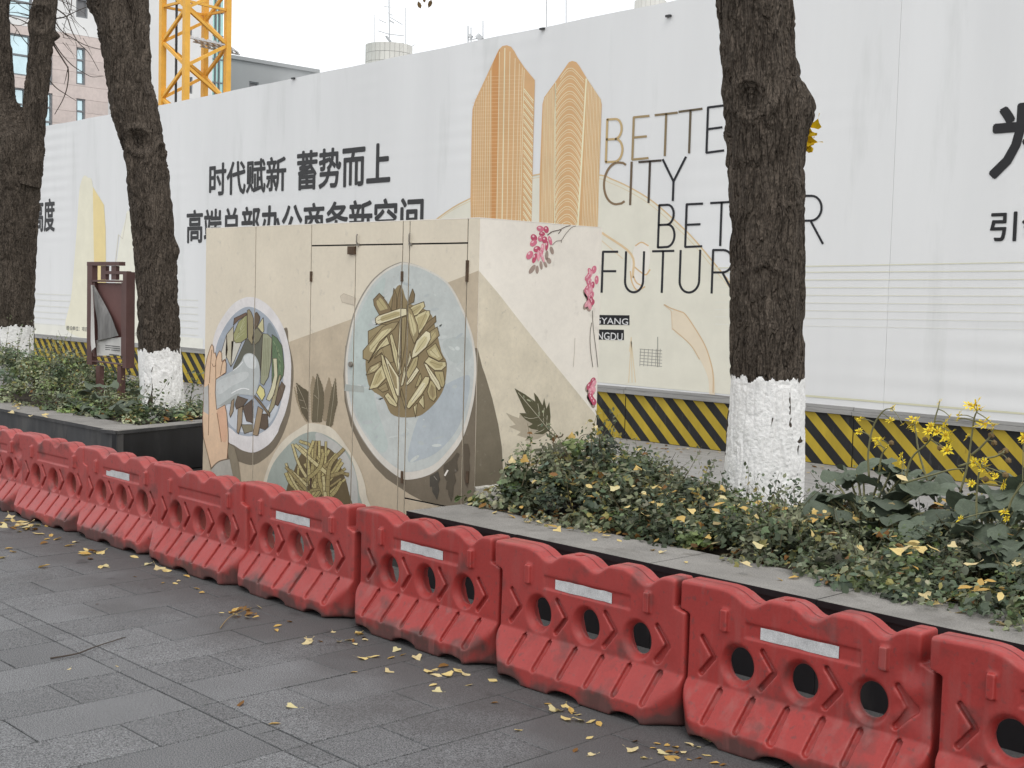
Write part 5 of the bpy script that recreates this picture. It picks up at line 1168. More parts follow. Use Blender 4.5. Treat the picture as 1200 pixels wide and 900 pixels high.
lv2 += [(x + rr_.uniform(-16, 16), y + rr_.uniform(-4, 20), Y + rr_.uniform(-.1, .12), w * rr_.uniform(.7, 1.0), rr_.uniform(-.2, .9), rr_.uniform(-3, 3)) for x, y, Y, w, _t, _j in lv2]
pl_b = clump('broad dark-leaved clump cut by the right edge of the picture', lv2, np.array([-2.75, 5.6, .37]))
lv3 = L_([(110, 453, 22), (92, 470, 22), (80, 478, 22), (104, 480, 20), (120, 466, 20), (136, 474, 22), (128, 452, 18), (146, 482, 18), (158, 458, 18), (150, 470, 20), (96, 458, 18), (74, 466, 18), (116, 486, 16), (166, 466, 14)], 5.45, 5.8)
pl_c = clump('broad green-leaved clump under the brown sign in the left planter', lv3, np.array([-12.0, 5.95, .37]))
def daisy(seed, r=.026):
    rgn = np.random.default_rng(seed); n = 11; V = []; F = []; K = []
    for k in range(n):
        a = 2 * math.pi * k / n + rgn.uniform(-.15, .15); L = r * rgn.uniform(.75, 1.15); d = np.array([math.cos(a), math.sin(a), 0]); q = np.array([-d[1], d[0], 0]); z = np.array([0, 0, rgn.uniform(-.25, .35) * r])
        o = len(V); V += [d * .2 * r, d * L * .6 + q * .16 * r + z * .6, d * L + z, d * L * .6 - q * .16 * r + z * .6]; F.append((o, o + 1, o + 2, o + 3)); K += [srgb(242, 216, 60)] * 4
    o = len(V); V.append(np.array([0, 0, .25 * r])); K.append(srgb(200, 160, 30))
    for k in range(8): a = k * math.pi / 4; V.append(np.array([math.cos(a) * .28 * r, math.sin(a) * .28 * r, .1 * r])); K.append(srgb(190, 150, 30))
    for k in range(8): F.append((o, o + 1 + k, o + 1 + (k + 1) % 8))
    me = mesh('flower', V, F, m_petal); set_cols(me, np.array(K)); return me
DAI = [daisy(s) for s in range(4)]
m_seed = mat('dry_seedhead', srgb(110, 92, 62), .9, .3, 40)
def flower_stem(plant, pts, heads, Y, r=.006):
    P = catmull([onY(x, y, Y) for x, y in pts], 5); V, F = tube_mesh(P, np.linspace(r, r * .55, len(P)), 5); obj('flower_stem', V, F, m_stalk, plant, True)
    for (x, y, s) in heads:
        c = onY(x, y, Y + rg.uniform(-.06, .06)); j = P[np.argmin(np.linalg.norm(P - c, axis=1))]
        V, F = tube_mesh(catmull([j, (j + c) / 2 + np.array([0, 0, .006]), c], 3), .0028, 4); ped = obj('flower_stalk', V, F, m_stalk, plant, True)
        if s <= 0:
            bm = bmesh.new(); bmesh.ops.create_icosphere(bm, subdivisions=1, radius=.016); me = bpy.data.meshes.new('seed_head'); bm.to_mesh(me); bm.free(); me.materials.append(m_seed); link('seed_head', me, plant, Vector(c) - Vector(plant.location)); continue
        o = link('flower', DAI[rg.randrange(4)], plant, Vector(c) - Vector(plant.location)); s *= 1.1; o.scale = (s, s, s); o.rotation_euler = (rg.uniform(.3, 1.35), rg.uniform(-.4, .4), rg.uniform(-.9, .9) - .7)
sx = lambda L: [(1000 + x / 6, 460 + y / 6) for x, y in L]
def hx(L): return [(1000 + x / 6, 460 + y / 6, s) for x, y, s in L]
flower_stem(pl_a, sx([(110, 600), (105, 420), (140, 240), (210, 130), (270, 112)]), hx([(283, 105, .9), (262, 195, 1), (45, 185, .8), (40, 275, .9), (347, 225, .7)]), 5.95)
flower_stem(pl_a, sx([(180, 560), (200, 440), (250, 370)]), hx([(165, 330, 1), (200, 335, .9), (160, 370, .8), (240, 380, .6), (268, 355, 0)]), 5.95)
flower_stem(pl_a, sx([(520, 620), (460, 420), (440, 280), (430, 230)]), hx([(410, 185, 1.1), (440, 195, 1), (415, 240, 1), (430, 265, .9), (390, 240, .7)]), 5.9)
flower_stem(pl_a, sx([(360, 640), (410, 460), (540, 330), (575, 180), (600, 100)]), hx([(608, 68, .9), (545, 235, 1), (530, 270, 1.1), (590, 275, 1.2), (620, 255, 1), (650, 215, 1.1), (680, 170, .8), (650, 300, 1.1), (690, 280, 1.2), (640, 330, 1.1), (680, 350, 1), (660, 405, 1.2), (650, 430, 1), (610, 390, 0), (505, 330, 0)]), 5.85)
flower_stem(pl_a, sx([(340, 640), (520, 590), (680, 545), (780, 535)]), hx([(340, 440, .8), (345, 490, .8), (780, 575, .8)]), 5.8)
flower_stem(pl_b, sx([(750, 700), (800, 520), (830, 320), (850, 180), (870, 130)]), hx([(820, 90, 1.2), (865, 85, 1.5), (890, 120, 1.3), (905, 215, 1.7), (930, 225, 1.5), (990, 235, 1.2), (745, 160, 1.1), (740, 185, .9), (800, 315, .9)]), 5.6)
flower_stem(pl_b, sx([(830, 440), (900, 380), (960, 310), (985, 250)]), hx([(990, 355, 0), (970, 300, 0)]), 5.6)
flower_stem(pl_b, sx([(740, 520), (900, 470), (1000, 450), (1060, 420)]), hx([(1070, 410, 0), (1040, 430, 0), (1090, 480, 0)]), 5.6)
flower_stem(pl_b, sx([(870, 900), (865, 760), (880, 580), (900, 520)]), hx([(850, 490, 1), (890, 480, 1), (920, 490, 1), (870, 520, .9), (940, 520, .9), (910, 540, .8), (960, 565, .9), (1000, 590, .8), (1060, 640, 1), (1055, 660, .8), (1070, 580, 0), (835, 640, .8), (930, 610, 0)]), 5.5)
flower_stem(pl_b, sx([(1090, 820), (1120, 740), (1190, 640)]), hx([(1195, 315, 1), (1195, 350, .9), (1060, 840, .9), (1080, 885, .7), (750, 890, .9)]), 5.45)

# ------------------------------------------------------------------ fallen leaves
def leaf_mesh(shape, seed, cols):
    rgn = np.random.default_rng(seed); T, F = LEAF[shape]; T = np.array(T); x = T[:, 0]; y = T[:, 1] - .45
    z = .12 * rgn.uniform(.4, 1.6) * np.abs(x) * 2 + rgn.uniform(-.25, .35) * (y * y) * .8 + rgn.normal(size=len(x)) * .025; z -= z.min()
    me = mesh('fallen_leaf', np.stack([x, y, z + .03], 1), F, m_dry); c = cols[rgn.integers(len(cols))] * rgn.uniform(.85, 1.1); set_cols(me, np.tile(c, (len(x), 1))); return me
FL = [leaf_mesh(('oval', 'fan', 'oval')[s % 3], s, YEL) for s in range(9)] + [leaf_mesh('oval', 30 + s, BRN) for s in range(2)]
rl = random.Random(3)
def drop(px, py, z, label, group, s=None, tilt=.15, brown=False):
    p = onZ(px, py, z); o = link('fallen_leaf', FL[rl.randrange(9, 11) if brown else rl.randrange(9)]); s = s or rl.uniform(.032, .052)
    o.location = p; o.scale = (s, s * rl.uniform(.9, 1.3), s); o.rotation_euler = (rl.uniform(-tilt, tilt), rl.uniform(-tilt, tilt), rl.uniform(0, 6.28)); tag(o, label, 'leaf', group)
GL = [(10, 643), (15, 647), (3, 654), (51, 665), (96, 647), (120, 648), (106, 655), (122, 664), (157, 653), (185, 666), (195, 669), (158, 676), (191, 683), (209, 681), (219, 676), (237, 695), (15, 611), (25, 612), (11, 606), (32, 620), (22, 623), (40, 621), (54, 632), (52, 637), (67, 632), (87, 636), (113, 648), (100, 650),
      (326, 733.6), (324, 739), (339, 729), (360, 753), (363, 750), (375, 752), (390, 740.6), (397, 752), (282, 826), (343, 828.6), (321, 849), (421, 743.6), (416, 755), (428, 750), (438, 770), (423, 772), (458, 771), (463, 762.6), (472, 768), (490, 772), (415, 788), (454, 787.6), (508, 803), (514, 810), (550, 803), (523, 791), (520, 781), (512, 792), (544, 790), (538, 786), (578, 798), (580, 824), (607, 856),
      (654, 833), (669, 834), (678, 838), (680, 844), (693, 846), (702, 849), (690.6, 865), (674, 880), (694, 885), (739, 879), (641, 825), (771, 872), (782, 874), (778, 883), (791, 888), (801, 882), (819, 889), (808, 891), (838, 895), (847, 897), (756, 889), (744, 869), (765, 877), (6, 618), (28, 615), (18, 618), (36, 616), (46, 626), (60, 628), (80, 640), (205, 684), (172, 662), (230, 690), (118, 665), (114, 708), (82, 784), (137, 781)]
GL += [(rl.gauss(cx, sx_), rl.gauss(cy, sy_)) for cx, cy, sx_, sy_, n_ in ((28, 616, 14, 4, 10), (100, 650, 12, 4, 4), (424, 748, 7, 3, 5), (520, 788, 16, 5, 4), (676, 838, 14, 5, 5), (795, 880, 22, 6, 9)) for _ in range(n_)]
def near(x, y):
    X, Y = onZ(x, y, 0)[:2]
    if Y < 3.0: return 'yellow leaf lying alone far out on the grey paving'
    k = int(min(max((-2.0 - X) // 1.0, 0), 7)); where = ['rightmost barriers', 'barrier with the torn end', 'second full barrier from the right', 'barrier before the planter end', 'barrier before the noodle bowl', 'barrier below the painted hand', 'barrier with the torn strip', 'leftmost barriers'][k]
    return 'yellow leaf on the paving at the foot of the ' + where
for x, y in GL: drop(x, y, .001, near(x, y), 'yellow leaves fallen on the paving', brown=rl.random() < .14, tilt=.3, s=(.02 if (x, y) in ((114, 708), (82, 784), (137, 781), (158, 676)) else (rl.uniform(.05, .078) if y < 672 else rl.uniform(.028, .056))))
for k in range(20):      # the dry heap by the fourth barrier
    drop(rl.gauss(288, 13), rl.gauss(716, 4), .002 + .02 * rl.random(), 'dry curled leaf in the small heap beside the barriers', 'dry leaves in the small heap', tilt=.5, brown=rl.random() < .55)
CL = [(692, 583, .60), (685, 562, .6), (697, 566, .6), (690, 570, .6), (620, 612, .402), (640, 615, .402), (580, 601, .402), (704, 624, .402), (697, 633, .402), (726, 634, .402), (765, 645, .402), (775, 648, .402), (804, 659, .402), (817, 581, .6), (841, 602, .58), (840, 614, .58), (755, 580, .6), (775, 557, .6), (842, 636, .5), (757, 605, .58), (611, 595, .45), (624, 545, .66), (735, 561, .6), (742, 570, .6), (734, 595, .55),
      (972, 604, .58), (966, 600, .58), (920, 597, .58), (878, 616, .55), (839, 600, .58), (915, 680, .402), (931, 678, .402), (964, 680, .402), (872, 661, .45), (1099, 591, .85), (1045, 591, .8), (1070, 638, .62), (1066, 650, .6), (1184, 627, .8), (1179, 662, .6), (1149, 683, .55), (1048, 629, .62), (1140, 662, .6), (1061, 667, .5), (1072, 666, .5), (1086, 700, .43), (1125, 718, .402), (1165, 730, .402), (1180, 733, .402), (1150, 692, .5), (1192, 700, .45), (1110, 705, .42), (1098, 708, .41), (948, 612, .55), (890, 640, .5), (1008, 642, .55), (1118, 640, .65), (600, 606, .403), (655, 622, .403), (668, 620, .41), (710, 628, .41), (632, 613, .41), (648, 617, .41), (1056, 560, .9), (1130, 690, .5), (1176, 690, .48)]
CL += [(rl.gauss(cx, 16), rl.gauss(cy, 7), z + rl.uniform(-.03, .03)) for cx, cy, z, n_ in ((692, 568, .6, 5), (760, 572, .58, 7), (820, 585, .58, 7), (870, 600, .55, 5), (940, 606, .55, 4), (1066, 645, .6, 5), (1160, 690, .5, 5)) for _ in range(n_)]
for x, y, z in CL: drop(x, y, z, 'yellow leaf ' + ('lying on the bare coping of the right planter' if z < .42 else 'caught in the ground cover between cabinet and near tree' if x < 850 else 'caught in the ground cover below the near tree' if x < 1000 else 'caught among the plants near the yellow daisies'), 'yellow leaves on the right planter', s=rl.uniform(.036, .066), tilt=.5, brown=False)
for k in range(26): drop(rl.uniform(138, 236), rl.gauss(488, 3.5) - (0), .402 + .03 * rl.random(), 'yellow leaf on the soil round the middle tree foot', 'yellow leaves round the middle tree', s=rl.uniform(.04, .08), tilt=.4, brown=rl.random() < .25)
for k in range(12): drop(rl.uniform(10, 140), rl.uniform(466, 490), .403 + .05 * rl.random(), 'yellow leaf on the left planter edge among the weeds', 'yellow leaves on the left planter edge', s=rl.uniform(.04, .07), tilt=.4)
# twig on the paving, dry stalk in the heap
V, F = tube_mesh(catmull([onZ(59, 771.5, .006), onZ(90, 766, .012), (onZ(110, 758.5, .012)), onZ(147, 746.5, .005)], 6), np.linspace(.004, .002, 19), 6)
tag(obj('fallen_twig', V, F, m_twig, None, True), 'long thin brown twig lying across the paving joints', 'twig')
V, F = tube_mesh(catmull([onZ(258, 736, .006), onZ(268, 724, .015), onZ(282, 717, .02), onZ(295, 712, .02)], 6), np.linspace(.0025, .002, 19), 6)
tag(obj('fallen_twig', V, F, mat('pale_stalk', srgb(140, 120, 84), .8, .2), None, True), 'pale curved stalk in the dry leaf heap by the barriers', 'twig')
# litter along the foot of the hoarding and the inner planter rim
rg2 = np.random.default_rng(2); n = 420
C = np.stack([rg2.uniform(-22, -3, n), 11.25 - np.abs(rg2.normal(size=n)) * .35, np.full(n, .012)], 1); K = np.vstack([YEL, BRN, BRN])[rg2.integers(11, size=n)] * .9
stuff('leaf_litter', 'scattered brown leaf litter along the foot of the hoarding', 'leaf litter', [leaf_cloud(C, np.tile([0, 0, 1.], (n, 1)) + rg2.normal(size=(n, 3)) * .15, rg2.uniform(.03, .07, n), 'oval', K, .1, rg2)], m_dry)
n = 260; C = np.stack([rg2.uniform(-5.6, -1.2, n), 4.96 + np.abs(rg2.normal(size=n)) * .10, .40 + rg2.random(n) * .03], 1); K = np.vstack([YEL, BRN, BRN])[rg2.integers(11, size=n)] * .9
stuff('leaf_litter', 'dead brown and yellow leaf litter under the front plants of the right planter', 'leaf litter', [leaf_cloud(C, np.tile([0, 0, 1.], (n, 1)) + rg2.normal(size=(n, 3)) * .3, rg2.uniform(.04, .075, n), 'oval', K, .2, rg2)], m_dry)
rg2 = np.random.default_rng(12); Cs = []
while len(Cs) < 140:
    x, y = rg2.uniform(-5.55, -1.4), rg2.uniform(5.0, 6.3); h = hR(x, y)
    if h < .04 or float(vnoise(np.array([x * 1.7, y * 1.7, 8]))) < .42: continue
    Cs.append((x, y, .40 + h * rg2.uniform(.75, 1.05)))
C = np.array(Cs); n = len(C); K = np.vstack([YEL, YEL, BRN])[rg2.integers(13, size=n)]
stuff('leaf_flecks', 'small yellow and brown leaves sprinkled through the right planter ground cover', 'leaf litter', [leaf_cloud(C, np.tile([0, -.35, 1.], (n, 1)) + rg2.normal(size=(n, 3)) * .45, rg2.uniform(.028, .058, n), 'fan', K, .25, rg2)], m_dry)
# yellow sprig behind the knot of the near tree
c = at_depth(949, 160, D1 + .12); mb = MB(); n = 9
C = np.array([c + np.array([rg.gauss(0, .02), rg.gauss(0, .02), rg.gauss(0, .05)]) for _ in range(n)]); Nn = np.array([[rg.gauss(0, .5), -1, rg.gauss(0, .5)] for _ in range(n)])
me_p = leaf_cloud(C, Nn, np.full(n, .08), 'fan', np.tile(srgb(214, 178, 30), (n, 1)), .2, rg2); me = mesh('yellow_leaf_cluster', me_p[0] - np.array(t1.location), me_p[1], m_petal); set_cols(me, me_p[2]); link('yellow_leaf_cluster', me, t1)
# a drooping twig of the near tree that dips into the top of the picture
q = [P_ for P_ in (at_depth(690, -70, 6.5), at_depth(600, -50, 6.5), at_depth(520, -20, 6.5), at_depth(498, -6, 6.5))]
V, F = tube_mesh(catmull([np.array(t1.location) + np.array([-.9, .3, 4.7])] + q, 5), np.linspace(.012, .003, 21), 5); obj('twig', V, F, m_twig, t1, True)
C = np.array([at_depth(491.5, 6, 6.5), at_depth(504, 4, 6.5), at_depth(497, 0, 6.5)]); pc_ = leaf_cloud(C, np.array([[.7, -.7, .1], [.7, -.7, 0], [.5, -.8, 0]]), np.array([.04, .042, .03]), 'oval', np.tile(srgb(104, 84, 56), (3, 1)), .1, rg2)
me = mesh('dry_leaf', pc_[0] - np.array(t1.location), pc_[1], m_dry); set_cols(me, pc_[2]); link('dry_leaf', me, t1)
# ------------------------------------------------------------------ brown sign frame
m_brown = mat('brown_metal', srgb(92, 66, 62, .9), .55, .15, 6, stain=((.09, .06, .05), 9, .6, .4)); m_brown2 = mat('brown_board', srgb(104, 72, 68, .9), .6, .1, 4)
YS = 6.2
sg = thing('notice_frame', 'brown metal notice frame with torn folded poster standing in the left planter', 'sign', (*onY(130, 440, YS)[:2], .36))
oS = lambda x, y: onY(90 + x / 6, 300 + y / 6, YS)
def sbar(name, x0, y0, x1, y1, d0=-.03, d1=.03, M=m_brown):
    a, b = oS(x0, y0), oS(x1, y1); MB().box(min(a[0], b[0]), max(a[0], b[0]), YS + d0, YS + d1, min(a[2], b[2]), max(a[2], b[2])).build(name, M, sg)
sbar('post', 92, 60, 124, 765); sbar('post', 345, 112, 366, 790, -.032, .06); sbar('top_rail', 92, 42, 320, 68, -.033, .033); sbar('upper_rail', 215, 106, 366, 130, -.028, .028); sbar('cross_rail', 124, 168, 345, 186)
sbar('lattice_bar', 182, 70, 215, 168, -.02, .02); sbar('lattice_bar', 254, 70, 288, 168, -.018, .018); sbar('bottom_rail', 124, 735, 345, 768); sbar('lower_rail', 130, 705, 345, 725, -.025, .02)
sbar('inner_stile', 125, 187, 138, 705, -.022, .02); sbar('inner_stile', 328, 187, 344, 705, -.022, .02); sbar('back_board', 139, 187, 327, 705, .01, .03, M=m_brown2)
for x in (150, 300):
    a = oS(x, 770); b = oS(x + 26, 770); MB().box(a[0], b[0], YS - .025, YS + .025, .36, a[2]).build('leg', m_brown, sg)
m_paper = mat('poster_paper', srgb(196, 194, 190, .9), .5, .1, 6, spec=.4); m_paper2 = mat('poster_back', srgb(112, 110, 108, .9), .5, .4, 16, (1, 1, .2), spec=.4)
def sheet(name, pts, M, dy=.0, n=10, wav=.012):
    """pts: left polyline and right polyline from top to bottom; the sheet between them is wrinkled"""
    Lp, Rp = pts; V = []; F = []; m_ = 8
    Lp = catmull([oS(*q) for q in Lp], 6); Rp = catmull([oS(*q) for q in Rp], 6); k = min(len(Lp), len(Rp))
    for i in range(k):
        for j in range(m_ + 1):
            f = j / m_; q = Lp[i] * (1 - f) + Rp[i] * f; q[1] += dy - wav * math.sin(f * 9 + i * .3) - .02 * math.sin(f * 3.1); V.append(q)
    for i in range(k - 1):
        for j in range(m_): a = i * (m_ + 1) + j; F.append((a, a + 1, a + m_ + 2, a + m_ + 1))
    obj(name, V, F, M, sg, True)
sheet('poster', ([(140, 590), (141, 650), (142, 700)], [(326, 570), (326, 640), (326, 700)]), m_paper, -.002, wav=.003)
sheet('poster_fold', ([(141, 205), (150, 330), (158, 450), (160, 600)], [(145, 205), (215, 350), (275, 460), (322, 560)]), m_paper2, -.03)
sheet('poster_edge', ([(141, 205), (140, 400), (134, 600), (140, 680)], [(146, 205), (150, 400), (158, 560), (168, 640)]), m_paper, -.05, wav=.004)
for k in range(3): a = oS(215, 628 + 14 * k); b = oS(318, 640 + 14 * k); MB().box(a[0], b[0], YS - .0235, YS - .0230, a[2] - .004, a[2] + .004).build('printed_line', m_grey_ink, sg)
for k in range(1): a = oS(225, 690); b = oS(312, 697); MB().box(a[0], b[0], YS - .0235, YS - .0230, a[2] - .006, a[2] + .006).build('printed_line', m_grey_ink, sg)

# ------------------------------------------------------------------ tower crane mast
m_crane = mat('crane_yellow', srgb(238, 180, 74, 1.0), .5, .1, 3, spec=.4)
m_grid = mat('platform_steel', (.62, .62, .62), .5, .1)
DC = 46.0
cfoot = at_depth(229, 300, DC)
cr = thing('crane_mast', 'yellow lattice tower crane mast rising behind the hoarding', 'crane', (cfoot[0], cfoot[1], 0))
corners = {}
for nm, px, dd in (('l', 190.5, -.2), ('f', 218, -1.25), ('b', 240, 1.0), ('r', 266.5, .15)): q = at_depth(px, 60, DC + dd); corners[nm] = q[:2]
per = 1.92; z0 = at_depth(191, 116, DC)[2]; ztop = 18.0
for nm, (x, y) in corners.items():
    MB().box(x - .095, x + .095, y - .095, y + .095, 0, ztop).build('mast_leg', m_crane, cr)
def br(a, za, b, zb, w=.10):
    A = np.array([*corners[a], za]); B = np.array([*corners[b], zb]); MB().bar(A, B, w, w).build('brace', m_crane, cr)
k = -3
while z0 + per * k < ztop - 2:
    z = z0 + per * k
    for a, b, sft in (('l', 'f', 0), ('f', 'r', .5), ('r', 'b', 0), ('b', 'l', .5)):
        zz = z + sft * per; br(a, zz, b, zz + per * .5); br(b, zz + per * .5, a, zz + per)
    if k % 2 == 0:
        for a, b in (('l', 'f'), ('f', 'r'), ('r', 'b'), ('b', 'l')): br(a, z + per * 1.62, b, z + per * 1.62, .08)
    k += 1
zp = at_depth(240, 50, DC)[2]; f_, r_, b_ = [np.array(corners[q]) for q in 'frb']
for i in range(7):
    t = i / 6; A = f_ + (r_ - f_) * (.1 + .85 * t); B = A + (b_ - f_) * .75; MB().bar((*A, zp), (*B, zp), .07, .05).build('platform_bar', m_grid, cr)
for t in (0, .5, 1): A = f_ + (b_ - f_) * .75 * t; B = r_ + (b_ - f_) * .75 * t; MB().bar((*A, zp - .05), (*B, zp - .05), .07, .05).build('platform_bar', m_grid, cr)
q = at_depth(206.5, 60, DC - .5); MB().tube([(q[0], q[1], 0), (q[0], q[1], ztop)], .045, 6).build('cable', m_black, cr)

# ------------------------------------------------------------------ buildings behind
def facade(name, parent, X, u0, u1, v0, v1, holes, M, depth=.3):
    """wall sheet in the plane x = X with real openings; u = y, v = z"""
    us = sorted({u0, u1, *[c for h in holes for c in h[:2] if u0 < c < u1]}); vs_ = sorted({v0, v1, *[c for h in holes for c in h[2:] if v0 < c < v1]}); mb = MB()
    for a, b in zip(us, us[1:]):
        hit = False
        for c, d in zip(vs_, vs_[1:]):
            cu, cv = (a + b) / 2, (c + d) / 2
            if any(h[0] < cu < h[1] and h[2] < cv < h[3] for h in holes): continue
            mb.box(X - depth, X, a, b, c, d); hit = True
        if not hit and mb.V: mb.build(name, M, parent); mb = MB()      # an opening ends this run of stone
    if mb.V: mb.build(name, M, parent)
m_pink = mat('pink_stone', srgb(206, 193, 187, .92), .8, .1, .6, fine=.05, fscale=6, rnd=.05); m_offw = mat('white_render', (.84, .84, .83), .8, .05, .3); m_glass = mat('window_glass', (.62, .78, .82), .06, .15, .5, spec=.8, metal=.75)
m_frame = mat('window_frame', (.22, .23, .24), .5, .1); m_louv = mat('grey_louvre', (.20, .20, .205), .6, .1); m_gbuild = mat('grey_cladding', (.34, .35, .355), .7, .08, .2); m_teal = mat('teal_glass', (.42, .66, .62), .10, .2, .5, spec=.7, metal=.6)
XA = -70.0
def rc(x0, y0, x1, y1, X=XA): a = onX(x0, y0, X); b = onX(x1, y1, X); return (a[1], b[1], b[2], a[2])
def window(parent, h, X, bars, M=m_glass, mull=0):
    u0, u1, v0, v1 = h; w = MB(); t = .09
    for (a, b, c, d) in ((u0, u0 + t, v0, v1), (u1 - t, u1, v0, v1), (u0 + t, u1 - t, v0, v0 + t), (u0 + t, u1 - t, v1 - t, v1)): w.box(X - .2, X - .06, a, b, c, d)
    for k in range(1, bars): zc = v0 + (v1 - v0) * k / bars; w.box(X - .195, X - .07, u0 + t, u1 - t, zc - .05, zc + .05)
    for k in range(1, mull + 1): uc = u0 + (u1 - u0) * k / (mull + 1); w.box(X - .19, X - .08, uc - .05, uc + .05, v0 + t, v1 - t)
    fr = w.build('window', m_frame, parent)
    for k in range(bars): z0_, z1_ = v0 + (v1 - v0) * k / bars, v0 + (v1 - v0) * (k + 1) / bars; obj('pane', [(X - .15, u0, z0_), (X - .15, u1, z0_), (X - .15, u1, z1_), (X - .15, u0, z1_)], [(0, 1, 2, 3)], M, fr)
ba = thing('stone_building', 'pinkish stone-clad building with tall blue windows and white upper storey on the left', 'building', (XA - 4, 28, 0))
zsplit = onX(60, 36, XA)[2]
hol = [rc(89.5, 55, 100, 100), rc(89.5, 115, 100, 160), rc(10.5, 38, 36, 90), rc(15, 102, 30, 160), rc(50, 52, 61.5, 100), rc(50, 108, 61.5, 160), rc(-34, 34, -8, 86), rc(-34, 98, -8, 160)]
u0_, u1_ = onX(-80, 60, XA)[1], onX(127, 60, XA)[1]
v = 4.0
while v < zsplit - .05: e = min(v + .72, zsplit); facade('stone_course', ba, XA, u0_, u1_, v + .012, e, hol, m_pink); v += .72
up = [rc(89.5, -3, 103, 22), rc(10, -20, 38, 23)]
facade('upper_wall', ba, XA - .02, u0_, u1_, zsplit + .02, zsplit + 9, up, m_offw); MB().box(XA - 12, XA - .33, u0_, u1_, 0, zsplit + 8.5).build('core', m_louv, ba)
for h in hol: window(ba, h, XA, 3 if h[1] - h[0] < 1 else 2)
window(ba, up[0], XA, 1, m_louv); window(ba, up[1], XA, 2)
bb = thing('white_tower', 'white rendered tower with a teal glass stair strip behind the yellow crane', 'building', (XA - 8, 38, 0)); XB = XA - 6
wb = [rc(222, 90, 225.5, 110, XB), rc(221, 32, 225, 44, XB)]
MB().box(XB - 12, XB - .34, onX(118, 60, XB)[1], onX(249, 60, XB)[1], 0, 29).build('core', m_louv, bb); facade('wall', bb, XB, onX(118, 60, XB)[1], onX(249, 60, XB)[1], 4, 30, wb, m_offw)
for h in wb: window(bb, h, XB, 1, m_louv)
MB().box(XB - 8, XB - .2, onX(249.2, 60, XB)[1], onX(263, 60, XB)[1], 0, 30).build('glass_strip', m_teal, bb)
for k in range(16): z = 6 + 1.5 * k; MB().box(XB - .2, XB - .12, onX(249.3, 60, XB)[1], onX(262.9, 60, XB)[1], z, z + .08).build('glazing_bar', m_frame, bb)
for x in (254, 258.5): MB().box(XB - .2, XB - .1, onX(x, 60, XB)[1] - .04, onX(x, 60, XB)[1] + .04, 4, 30).build('glazing_bar', m_frame, bb)
bc = thing('grey_building', 'low grey building with dark window right of the crane mast', 'building', (XA - 10, 48, 0)); XCb = XA - 10
u0_, u1_ = onX(263, 60, XCb)[1] + 0.3, onX(372, 90, XCb)[1]; zt = onX(272, 69, XCb)[2]; wh = [rc(292, 95, 303, 104, XCb), rc(322, 100, 334, 112, XCb)]
facade('wall', bc, XCb, u0_, u1_, 4, zt, wh, m_gbuild); MB().box(XCb - 14, XCb - .34, u0_, u1_, 0, zt - .1).build('core', m_gbuild, bc); MB().box(XCb - 14, XCb + .15, u0_ - .1, u1_ + .1, zt, zt + .25).build('parapet', m_gbuild, bc)
for h in wh: window(bc, h, XCb, 1, m_louv)
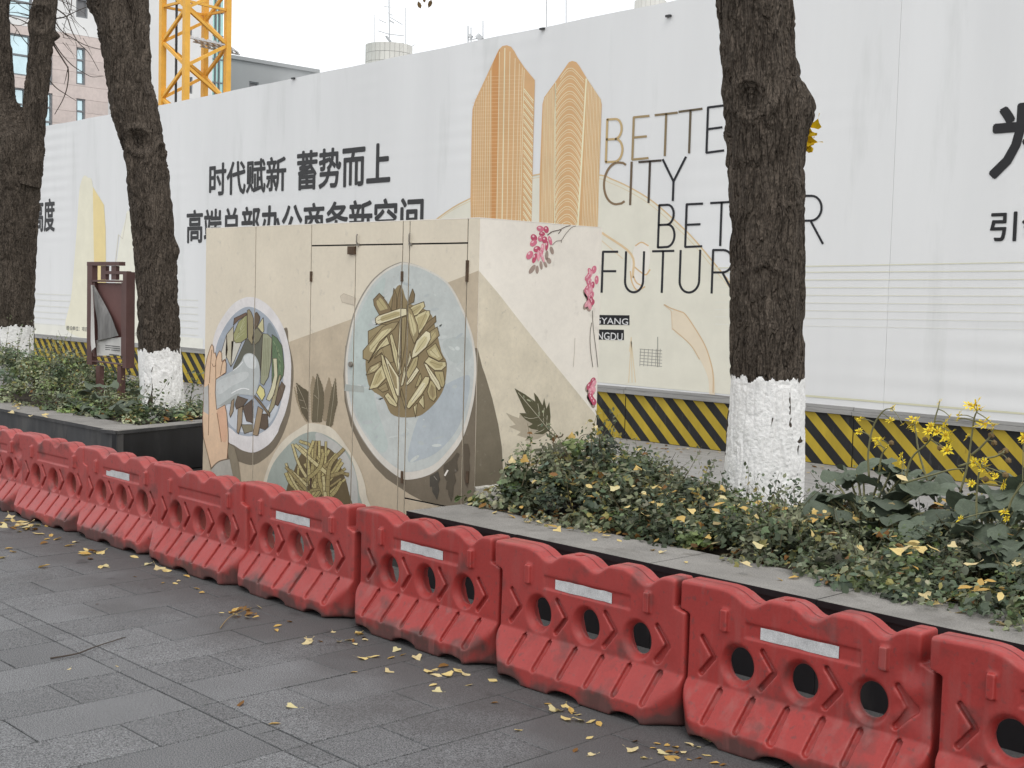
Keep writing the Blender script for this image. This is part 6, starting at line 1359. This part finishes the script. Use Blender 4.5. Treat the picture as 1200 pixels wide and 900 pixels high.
# rooftop drums on a tall block hidden by the hoarding
m_tile = mat('pale_tile', (.60, .59, .55), .6, .06, 1, rnd=.04); m_ant = mat('antenna_metal', (.55, .56, .57), .4, .1)
def drum(label, px0, px1, ptop, pbot, D, ant, nt=30):
    c = at_depth((px0 + px1) / 2, pbot, D); dep = (c - CAM) @ _f; R = (px1 - px0) / 2 * dep / FPX; zt = at_depth((px0 + px1) / 2, ptop, D)[2]; zb = at_depth((px0 + px1) / 2, pbot + 30, D)[2]
    t = thing('rooftop_block', label, 'building', (c[0], c[1], 0))
    MB().box(c[0] - 7, c[0] + 7, c[1] - 6, c[1] + 6, 0, zb - .3).box(c[0] - 7.2, c[0] + 7.2, c[1] - 6.2, c[1] + 6.2, zb - .29, zb).build('wall', m_offw, t)
    V, F = tube_mesh([(c[0], c[1], zb + .001), (c[0], c[1], zt - .03)], R - .04, 40); obj('drum', V, F, m_louv, t, True)
    rows = max(2, int((zt - zb) / .55))
    for i in range(nt):
        a0, a1 = 2 * math.pi * i / nt + .006, 2 * math.pi * (i + 1) / nt - .006
        if math.cos((a0 + a1) / 2 - math.atan2(-c[1], -c[0])) < -.25: continue
        for k in range(rows):
            za, zb2 = zb + (zt - zb) * k / rows + .012, zb + (zt - zb) * (k + 1) / rows - .012
            V = [(c[0] + r * math.cos(a), c[1] + r * math.sin(a), z) for r in (R - .03, R) for z in (za, zb2) for a in (a0, a1)]
            obj('wall_tile', V, [(0, 2, 3, 1), (4, 5, 7, 6), (0, 1, 5, 4), (2, 6, 7, 3), (0, 4, 6, 2), (1, 3, 7, 5)], m_tile, t)
    for a in ant:
        P = [at_depth(x, y, D) for x, y in a[0]]; V, F = tube_mesh(P, a[1], 5); obj('antenna_rod', V, F, m_ant, t)
    return t
A1 = [([(456.5, 53), (456, 0), (456, -14)], .045), ([(438.5, 53), (438.5, 17)], .03), ([(475.5, 60), (475.5, 9)], .03), ([(444, 23), (453, 27)], .03), ([(457, 20), (472, 29)], .03), ([(443, 36), (456, 40), (474, 42)], .03), ([(455, 15), (460, 18)], .03), ([(450, 7.5), (458, 8.5)], .025), ([(453, 43), (458, 49)], .09), ([(456, 46), (452, 42)], .06), ([(472, 50), (473, 58)], .06), ([(480, 60), (483, 54), (487, 52)], .03), ([(457, 24), (462, 27)], .05)]
drum('round white tiled rooftop drum with antennas seen above the hoarding', 428, 483, 54, 76, 95, A1)
drum('small white rooftop drum at the top edge between the gold towers and the near tree', 743, 781, 2, 14, 95, [([(746, 2), (747, 10)], .03)], 22)
mst = thing('antenna_mast', 'faint antenna mast with dishes showing above the hoarding near the gold towers', 'antenna', (*at_depth(557, 60, 95)[:2], 0))
for a, r in (([(548.5, 300), (548.5, 30)], .05), ([(552, 300), (552, 32)], .04), ([(566, 300), (566, 24)], .04), ([(560, 46), (564, 42)], .28), ([(549, 47), (566, 44)], .04), ([(550, 44), (552, 41)], .2)):
    V, F = tube_mesh([at_depth(x, y, 95) for x, y in a], r, 6); obj('antenna_rod', V, F, m_ant, mst)
for k, (x, l) in enumerate(((640, 'thin lightning rod left of the pair above the hoarding'), (663, 'thin lightning rod right of the pair above the hoarding'))):
    V, F = tube_mesh([at_depth(x, 300, 60), at_depth(x + .5, -20, 60)], .022, 6); tag(obj('lightning_rod', V, F, m_ant, None), l, 'rod', 'lightning rods behind the hoarding')
bpy.context.view_layer.update()
